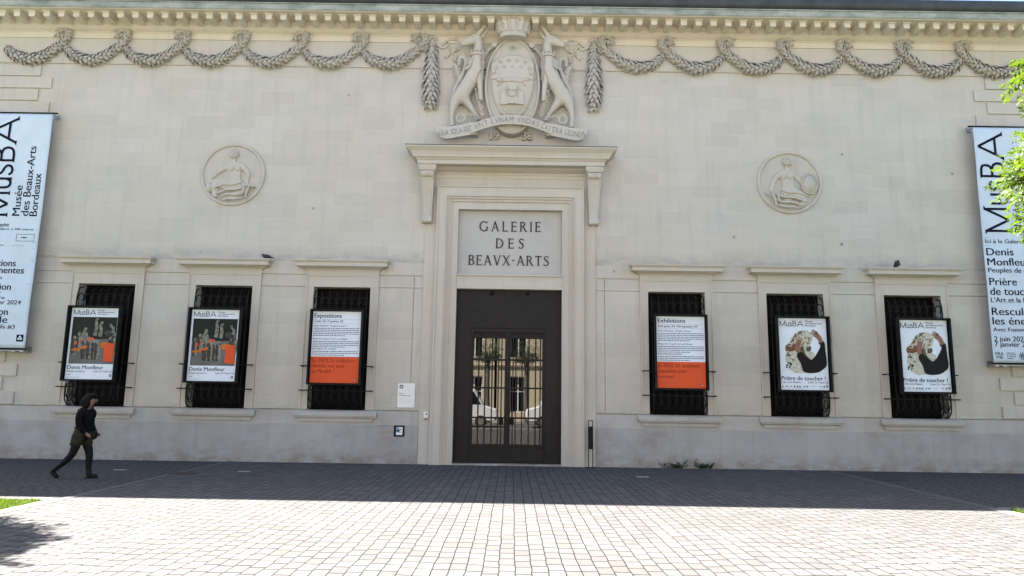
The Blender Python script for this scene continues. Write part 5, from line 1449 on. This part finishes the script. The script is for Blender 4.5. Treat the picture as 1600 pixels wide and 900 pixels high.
def woman():
    root = empty('person', (-8.12, -3.93, 0.0), 'woman in black jacket, olive shorts and black tights striding past, holding a bag', 'person')
    # facing +x; near (right) side is -y
    nd = dict(pel=(-.075, 0, .80, (.125, .15)), waist=(-.045, 0, .96, (.105, .125)), ch=(-.035, 0, 1.14, (.115, .15)), ub=(-.03, 0, 1.27, (.085, .13)), nb=(.0, 0, 1.335, .052), nk=(.025, 0, 1.385, .046), jaw=(.055, 0, 1.43, (.065, .058)), head=(.05, 0, 1.495, (.092, .076)), top=(.035, 0, 1.555, (.07, .062)),
              sR=(-.05, -.165, 1.27, .058), eR=(-.02, -.20, 1.01, .046), wR=(.10, -.155, .835, .032), pR=(.145, -.135, .800, .034),
              sL=(-.02, .165, 1.27, .058), eL=(-.04, .205, 1.01, .046), wL=(.10, .14, .86, .032), pL=(.15, .10, .825, .034),
              hR=(-.075, -.085, .77, .105), kR=(-.165, -.09, .455, .070), cR=(-.27, -.09, .335, .064), aR=(-.445, -.09, .19, .042), bR=(-.50, -.09, .125, .040), tR=(-.405, -.09, .035, .034), 
              hL=(-.055, .085, .77, .105), kL=(.065, .09, .445, .070), cL=(.055, .09, .31, .066), aL=(.075, .09, .11, .043), bL=(.08, .09, .05, .042), tL=(.21, .09, .032, .033))
    E_ = chain_edges(('pel', 'waist', 'ch', 'ub', 'nb', 'nk', 'jaw', 'head', 'top'), ('ub', 'sR', 'eR', 'wR', 'pR'), ('ub', 'sL', 'eL', 'wL', 'pL'), ('pel', 'hR', 'kR', 'cR', 'aR', 'bR', 'tR'), ('pel', 'hL', 'kL', 'cL', 'aL', 'bL', 'tL'))
    # fingers close round the bag: four unequal fingers and a thumb per hand
    for s, p in (('R', nd['pR']), ('L', nd['pL'])):
        sy = -1 if s == 'R' else 1
        for k, (dz, l) in enumerate(((.022, .070), (.008, .078), (-.006, .074), (-.020, .060))):
            a = (p[0] + .030, p[1], p[2] + dz, .0095); m_ = (p[0] + .030 + l * .55, p[1] - sy * .010, p[2] + dz - .012, .0085); e = (p[0] + .030 + l * .75, p[1] - sy * .034, p[2] + dz - .022, .0075)
            nd[s + 'f%da' % k], nd[s + 'f%db' % k], nd[s + 'f%dc' % k] = a, m_, e
            E_ += chain_edges(('p' + s, s + 'f%da' % k, s + 'f%db' % k, s + 'f%dc' % k))
        nd[s + 't1'] = (p[0] + .008, p[1] - sy * .022, p[2] + .030, .011); nd[s + 't2'] = (p[0] + .040, p[1] - sy * .040, p[2] + .036, .009)
        E_ += chain_edges(('p' + s, s + 't1', s + 't2'))
    vs, fs = skin(nd, E_, 2)
    b = MB(); b.add(vs, fs)
    # nose, lips, ears on the same mesh
    b.ball((.142, 0, 1.475), .020, .014, .022, 8, 6); b.ball((.125, 0, 1.438), .014, .022, .010, 8, 5)
    for e in (-1, 1): b.ball((.128, e * .032, 1.50), .010, .013, .009, 8, 5); b.ball((.03, e * .078, 1.475), .022, .012, .032, 8, 5)
    b.build('body', M['body'], root, smooth=True)
    # hair: full dark bob
    b = MB()
    b.ball((.000, 0, 1.510), .112, .104, .100, 18, 12); b.ball((-.042, 0, 1.455), .112, .115, .112, 18, 12); b.ball((-.045, 0, 1.395), .080, .100, .075, 16, 10); b.ball((.055, 0, 1.565), .074, .085, .055, 14, 9)
    for e in (-1, 1): b.ball((.0, e * .078, 1.43), .070, .045, .115, 12, 9)
    rg = random.Random(3)
    for k in range(110):
        a = rg.uniform(1.2, 5.1); z = rg.uniform(1.42, 1.51); r = .104
        p = (-.045 + r * math.cos(a), r * math.sin(a), z)
        b.leaf(p, (math.cos(a) * .1, math.sin(a) * .1, -1), (math.cos(a), math.sin(a), .1), rg.uniform(.06, .10), .035, .010, 0, .004)
    b.build('hair', M['hair'], root, smooth=True)
    # jacket
    nj = dict(hem=(-.06, 0, .845, (.138, .165)), waist=(-.05, 0, .95, (.128, .150)), ch=(-.03, 0, 1.14, (.140, .162)), ub=(-.03, 0, 1.265, (.098, .142)), nb=(-.005, 0, 1.345, (.066, .070)),
              sR=(-.05, -.165, 1.262, .076), mR=(-.05, -.192, 1.14, .070), eR=(-.025, -.208, 1.00, .064), wR=(.075, -.165, .865, .048),
              sL=(-.02, .165, 1.262, .076), mL=(-.04, .19, 1.14, .070), eL=(-.04, .208, 1.00, .064), wL=(.075, .15, .885, .048))
    vs, fs = skin(nj, chain_edges(('hem', 'waist', 'ch', 'ub', 'nb'), ('ub', 'sR', 'mR', 'eR', 'wR'), ('ub', 'sL', 'mL', 'eL', 'wL')), 2)
    b = MB(); b.add(vs, fs)
    b.leaf((-.17, -.02, .97), (-1, 0, -.5), (0, -1, .2), .07, .05, .01)
    b.build('jacket', M['jacket'], root, smooth=True)
    # loose shorts
    b = MB()
    for sy, hx, kx in ((-1, -.09, -.118), (1, -.06, -.015)):
        rs = []
        for z, rx_, ry_ in ((.93, .110, .070), (.80, .128, .090), (.70, .116, .092), (.635, .114, .094), (.625, .104, .084)):
            k = (.90 - z) / .275; cx = -.065 + (kx - (-.065)) * k
            rs.append([(cx + rx_ * math.cos(t), sy * .082 + ry_ * math.sin(t), z + .006 * math.sin(3 * t)) for t in np.linspace(0, 6.283, 21)[:-1]])
        b.rings(rs)
    b.build('shorts', M['skirt'], root, smooth=True)
    # ankle boots
    for s, y, pts in (('R', -.09, [(-.40, .235, .052), (-.455, .18, .055), (-.515, .125, .050), (-.47, .075, .046), (-.405, .034, .040), (-.375, .028, .026)]), ('L', .09, [(.070, .19, .054), (.078, .12, .056), (.075, .055, .056), (.14, .05, .047), (.215, .040, .042), (.255, .034, .028)])):
        nb = {('n%d' % i): (p[0], y, p[1], p[2]) for i, p in enumerate(pts)}
        vs, fs = skin(nb, chain_edges(tuple(nb)), 2)
        b = MB(); b.add(vs, fs)
        if s == 'L': b.box(.035, .105, y - .036, y + .036, .0, .022); b.box(.105, .245, y - .034, y + .034, .0, .014)
        b.build('boot', M['boot'], root, smooth=True)
    bag = empty('handbag', (-8.12 + .20, -3.93 - .10, .72), 'round black handbag held at the waist of the walking woman', 'handbag')
    b = MB(); b.ball((0, 0, .10), .090, .05, .088, 16, 10); b.build('bag_body', M['bag'], bag, smooth=True)
    b = MB(); b.tube([(.08 * math.cos(t), -.01, .14 + .10 * math.sin(t)) for t in np.linspace(0.2, 2.9, 12)], .008, 6); b.build('strap', M['bag'], bag)
woman()

# ------------------------------------------------------------------ trees: pinnate sprays on limbs
M['leaf_r'] = leaf_mat('fresh_green_leaf', (0.050, 0.098, 0.005), (0.105, 0.155, 0.010), .5)
M['bark'] = plain('grey_bark', (0.11, 0.095, 0.08), 0.9, 0, 0.35, 9, bump=.02)

def spray_template(n=7, L=0.30, ll=0.085, lw=0.034):
    """rachis with opposite leaflets: arrays of quads, x = along the rachis, droops in -z"""
    Q = []
    for i in range(n):
        f = (i + 1) / n; x = L * f; z = -0.06 * f * f
        for s in (-1, 1):
            d = np.array((0.55, s * 0.8, -0.25)); d /= np.linalg.norm(d)
            w_ = np.array((0.8, -s * 0.55, 0.0)); w_ /= np.linalg.norm(w_)
            p = np.array((x, 0, z)); l = ll * (1.0 - 0.25 * abs(f - .5))
            Q.append([p, p + d * l * .45 + w_ * lw / 2, p + d * l + np.array((0, 0, -.012)), p + d * l * .45 - w_ * lw / 2])
    p = np.array((L, 0, -0.06)); Q.append([p, p + (ll * .45, lw / 2, -.005), p + (ll, 0, -.02), p + (ll * .45, -lw / 2, -.005)])
    return np.array(Q)

def foliage(name, clumps, per, mat, parent, size=1.0, seed=1):
    rg = np.random.RandomState(seed); T = spray_template() * size; out = []
    for (c, r) in clumps:
        c = np.array(c); n = max(110, int(per * (np.prod(r)) ** (2 / 3)))
        for _ in range(n):
            d = rg.normal(size=3); d /= np.linalg.norm(d)
            k = rg.uniform(0.25, 1.0) ** 0.6
            p = c + d * np.array(r) * k
            az = math.atan2(d[1], d[0]) + rg.normal(0, .7); el = rg.uniform(-.9, .5)
            fx = np.array((math.cos(az) * math.cos(el), math.sin(az) * math.cos(el), math.sin(el)))
            up = np.array((0, 0, 1.0)) + rg.normal(0, .35, 3); sy = np.cross(up, fx); sy /= np.linalg.norm(sy); uz = np.cross(fx, sy)
            Mx = np.stack((fx, sy, uz)); q = T * rg.uniform(.7, 1.15)
            out.append(q @ Mx + p + rg.normal(0, .006, q.shape))
    V = np.concatenate(out).reshape(-1, 3); nf = len(V) // 4
    me = bpy.data.meshes.new(name); me.from_pydata(V.tolist(), [], np.arange(nf * 4).reshape(nf, 4).tolist())
    me.materials.append(mat)
    o = bpy.data.objects.new(name, me); C.objects.link(o); o.parent = parent
    return o

def tree(name, loc, H, clumps, lab, mat, per, seed, fork, size=1.0, group=None):
    """clumps in tree coordinates; limbs run from the fork to every clump"""
    root = empty(name, loc, lab, 'tree', group)
    rg = random.Random(seed)
    b = MB()
    b.tube(smooth_path([(0, 0, -.05), (.03, .02, .4), (-.02, .03, fork * .6), (0, 0, fork), (.1, .05, fork + (H - fork) * .5), (.05, .1, H * .93)], 4), [.24, .22, .20, .185, .175, .17, .165, .16, .155, .15, .145, .14, .13, .11, .09, .08, .06, .05, .04, .03, .02], 10)
    b.build('trunk', M['bark'], root)
    b = MB()
    for i, (c, r) in enumerate(clumps):
        z0 = fork + rg.uniform(-.1, .5) * max(0.2, (c[2] - fork) * .5); z0 = min(z0, H * .8)
        m1 = (c[0] * .35 + rg.uniform(-.1, .1), c[1] * .35 + rg.uniform(-.1, .1), z0 + (c[2] - z0) * .55)
        b.tube(smooth_path([(0, 0, z0 - .1), m1, c], 5), [.075, .06, .05, .045, .04, .035, .03, .025, .02, .016, .012], 6)
        for k in range(4):
            e = (c[0] + r[0] * rg.uniform(-.8, .8), c[1] + r[1] * rg.uniform(-.8, .8), c[2] + r[2] * rg.uniform(-.8, .5))
            b.tube([m1 if k < 1 else c, ((m1[0] if k < 1 else c[0]) * .4 + e[0] * .6, (m1[1] if k < 1 else c[1]) * .4 + e[1] * .6, (c[2] + e[2]) / 2 + .1), e], [.018, .011, .004], 5)
    b.build('limbs', M['bark'], root)
    foliage('crown', clumps, per, mat, root, size, seed)
    return root
TREE_R_EDGE = [
    ((7.36, -8.9, 6.20), (.36, .40, .30)), ((7.34, -8.9, 5.45), (.14, .25, .12)), ((7.20, -8.95, 5.05), (.32, .40, .30)), ((7.04, -8.95, 4.74), (.28, .35, .18)),
    ((7.26, -8.9, 4.38), (.20, .30, .14)), ((7.16, -8.9, 4.10), (.20, .30, .14))]
# clumps whose shade reaches the paving: ground spot (gx, gy) and height z
TREE_L = []
# each stands so that the sun throws its shade on that spot
for gx, gy, z, r in ((-5.75, -9.72, 4.5, .55), (-6.6, -9.0, 3.9, .5), (-5.45, -10.45, 4.5, .55), (-6.3, -10.2, 4.6, .7), (-6.9, -9.6, 4.2, .7), (-6.0, -11.0, 5.0, .6), (-7.2, -10.4, 5.2, .8), (-7.6, -9.2, 4.6, .8), (-7.4, -11.2, 5.6, .8), (-8.2, -10.0, 5.5, .9), (-6.0, -9.35, 4.4, .45), (-6.1, -10.6, 4.7, .6), (-5.4, -9.95, 4.7, .30), (-6.9, -8.75, 3.9, .45), (-6.4, -11.4, 5.4, .7)):
    TREE_L.append(((gx - .65 * z + 10.4, gy + .448 * z + 7.9, z), (r, r * .8, r * .4)))
# right-hand tree: trunk stands outside the frame on the lawn, its outer sprays reach in
RX, RY = 9.7, -8.6
cl = []
rg = random.Random(11)
for a in range(40):
    t = rg.uniform(0, 6.283); r = rg.uniform(.3, 2.0); z = rg.uniform(3.3, 7.6)
    x = r * math.cos(t); y = r * math.sin(t)
    if x < (-1.6 if z > 4.9 else -0.7): continue
    cl.append(((x, y, z), (rg.uniform(.5, .75), rg.uniform(.5, .75), rg.uniform(.35, .5))))
# the sprays seen at the frame edge (low, middle, high)
for c, r in TREE_R_EDGE: cl.append(((c[0] - RX, c[1] - RY, c[2]), r))
tree('tree', (RX, RY, -.01), 7.9, cl, 'leafy tree with feathery sunlit yellow-green sprays entering at the right edge', M['leaf_r'], 95, 21, 2.5)

# left-hand tree: out of frame, its shade falls on the paving at the lower left
cl = []
for c, r in TREE_L: cl.append((c, r))
M['leaf_l'] = leaf_mat('dull_green_leaf', (0.03, 0.06, 0.01), (0.06, 0.10, 0.02), .3)
tree('tree', (-10.4, -7.9, -.01), 7.0, cl, 'leafy tree standing on the left lawn outside the photo, shading the paving', M['leaf_l'], 520, 33, 2.4, 1.35)

# ------------------------------------------------------------------ the street behind the camera (seen mirrored in the door glass, and lighting the front)
M['house'] = stone('street_house_stone', (0.50, 0.43, 0.31), blocks=(0.8, 0.35, 0.0), warm=.3)
M['slate'] = plain('slate_roof', (0.08, 0.085, 0.095), 0.7, 0, 0.2, 3)
M['white_paint'] = plain('white_vehicle_paint', (0.72, 0.72, 0.72), 0.3, 0, 0.02, 3)
M['grey_paint'] = plain('grey_vehicle_paint', (0.16, 0.17, 0.18), 0.3, 0.2, 0.03, 3)
M['rubber'] = plain('tyre_rubber', (0.02, 0.02, 0.02), 0.8, 0, 0.1, 20)
M['car_glass'] = plain('vehicle_glass', (0.01, 0.012, 0.013), 0.05, 0, 0, spec=.5)
def townhouse(x0, x1, h, bays, lab):
    root = empty('townhouse', ((x0 + x1) / 2, -34.0, 0), lab, 'house', 'stone houses across the street behind the viewer')
    W = x1 - x0; hw = W / 2
    # built facing -y in local space, then turned to face the museum
    root.rotation_euler = (0, 0, math.pi)
    r = [(-hw, hw, 0, h, 0.0)]; ws = []
    for i in range(bays):
        c = -hw + W * (i + .5) / bays
        for j, (za, zb) in enumerate(((0.6, 3.2), (4.6, 7.2), (8.2, 10.4))):
            if zb > h - .8: continue
            if j == 0 and i == bays // 2: za = 0.05
            r.append((c - .6, c + .6, za, zb, None)); ws.append((c, za, zb))
    b = MB(); relief(b, r, deep=0.4); b.box(-hw, hw, 0.6, 9, 0, h - .1)
    for z in (3.9, 7.75): b.extr([(0.01, z), (-.12, z), (-.16, z + .14), (0.01, z + .18)], -hw, hw)
    b.extr([(0.01, h), (-.35, h), (-.4, h + .3), (0.01, h + .35)], -hw, hw)
    b.build('wall', M['house'], root)
    b = MB(); b.extr([(-.2, h + .36), (4.5, h + 3.2), (9, h + .36)], -hw, hw); b.build('roof', M['slate'], root)
    me = None
    for c, za, zb in ws:
        b = MB()
        b.box(c - .6, c + .6, .30, .33, za, zb, 0)
        for xx in (c - .58, c, c + .58): b.box(xx - .04, xx + .04, .26, .299, za, zb, 1)
        for zz in (za + .04, (za + zb) / 2 + .2, zb - .04): b.box(c - .53, c - .045, .262, .298, zz - .03, zz + .03, 1); b.box(c + .045, c + .53, .262, .298, zz - .03, zz + .03, 1)
        b.build('window', [M['pane'], M['white_panel']], root)
for a in ((-26, -13.2, 11.5, 4, 'tall warm stone house across the street, furthest left when facing it from the museum'), (-13.0, -1.2, 11.0, 4, 'warm stone house across the street, opposite the left windows'), (-1.0, 11.5, 12.0, 4, 'warm stone house across the street, directly opposite the entrance'), (11.7, 26, 11.0, 5, 'wide warm stone house across the street, opposite the right windows')):
    townhouse(*a)

def vehicle(kind, x, y, rz, mat, lab):
    root = empty('parked_' + kind, (x, y, 0), lab, kind, 'vehicles parked along the street', rz)
    if kind == 'van':
        body = [(-2.5, .35), (2.35, .35), (2.5, .6), (2.45, 1.0), (1.75, 1.2), (1.25, 2.05), (1.0, 2.2), (-2.4, 2.2), (-2.5, 2.0)]; Lw = 1.6; win = [(1.62, 1.25), (1.2, 1.95), (.45, 1.95), (.45, 1.25)]; hwid = .95
    else:
        body = [(-2.1, .3), (2.05, .3), (2.15, .55), (2.05, .85), (1.1, 1.0), (.45, 1.45), (-1.2, 1.48), (-1.95, 1.05), (-2.15, .9)]; Lw = 1.3; win = [(.95, 1.02), (.40, 1.38), (-1.1, 1.40), (-1.6, 1.05)]; hwid = .85
    b = MB(); b.prism(body, -hwid, hwid); b.build('body', mat, root, bevel=.05)
    for s in (-1, 1):
        b = MB(); b.prism(win, s * hwid, s * (hwid + .006)); b.build('window', M['car_glass'], root)
        for wx in (-Lw, Lw):
            b = MB(); b.cyl((wx, s * (hwid - .18), .33), (wx, s * (hwid + .015), .33), .33, 20, 0); b.cyl((wx, s * (hwid + .014), .33), (wx, s * (hwid + .03), .33), .20, 14, 1); b.build('wheel', [M['rubber'], M['steel']], root)
    xe = 2.46 if kind == 'van' else 2.1
    for s in (-.6, .6):
        b = MB(); b.ball((xe - .02, s, .78), .07, .16, .09, 10, 6); b.build('headlight', M['white_panel'], root)
vehicle('van', -3.2, -22.4, 0.0, M['white_paint'], 'white panel van parked along the street, beside the grey car')
vehicle('van', 3.4, -22.3, math.pi, M['white_paint'], 'white panel van parked along the street, further from the grey car')
vehicle('car', -9.0, -22.3, 0.0, M['grey_paint'], 'grey car parked along the street beyond the white vans')

for x, lab in ((-1.5, 'young street tree in front of the houses across the street, nearer the grey car'), (1.05, 'young street tree in front of the houses across the street, further from the grey car')):
    tree('tree', (x, -28.9, -.01), 5.4, [((0, 0, 4.9), (.75, .7, .7)), ((.25, .1, 4.4), (.5, .5, .35)), ((-.3, -.1, 4.3), (.45, .5, .3))], lab, M['leaf_l'], 160, 5 + int(x), 3.4, 1.0, 'young street trees')
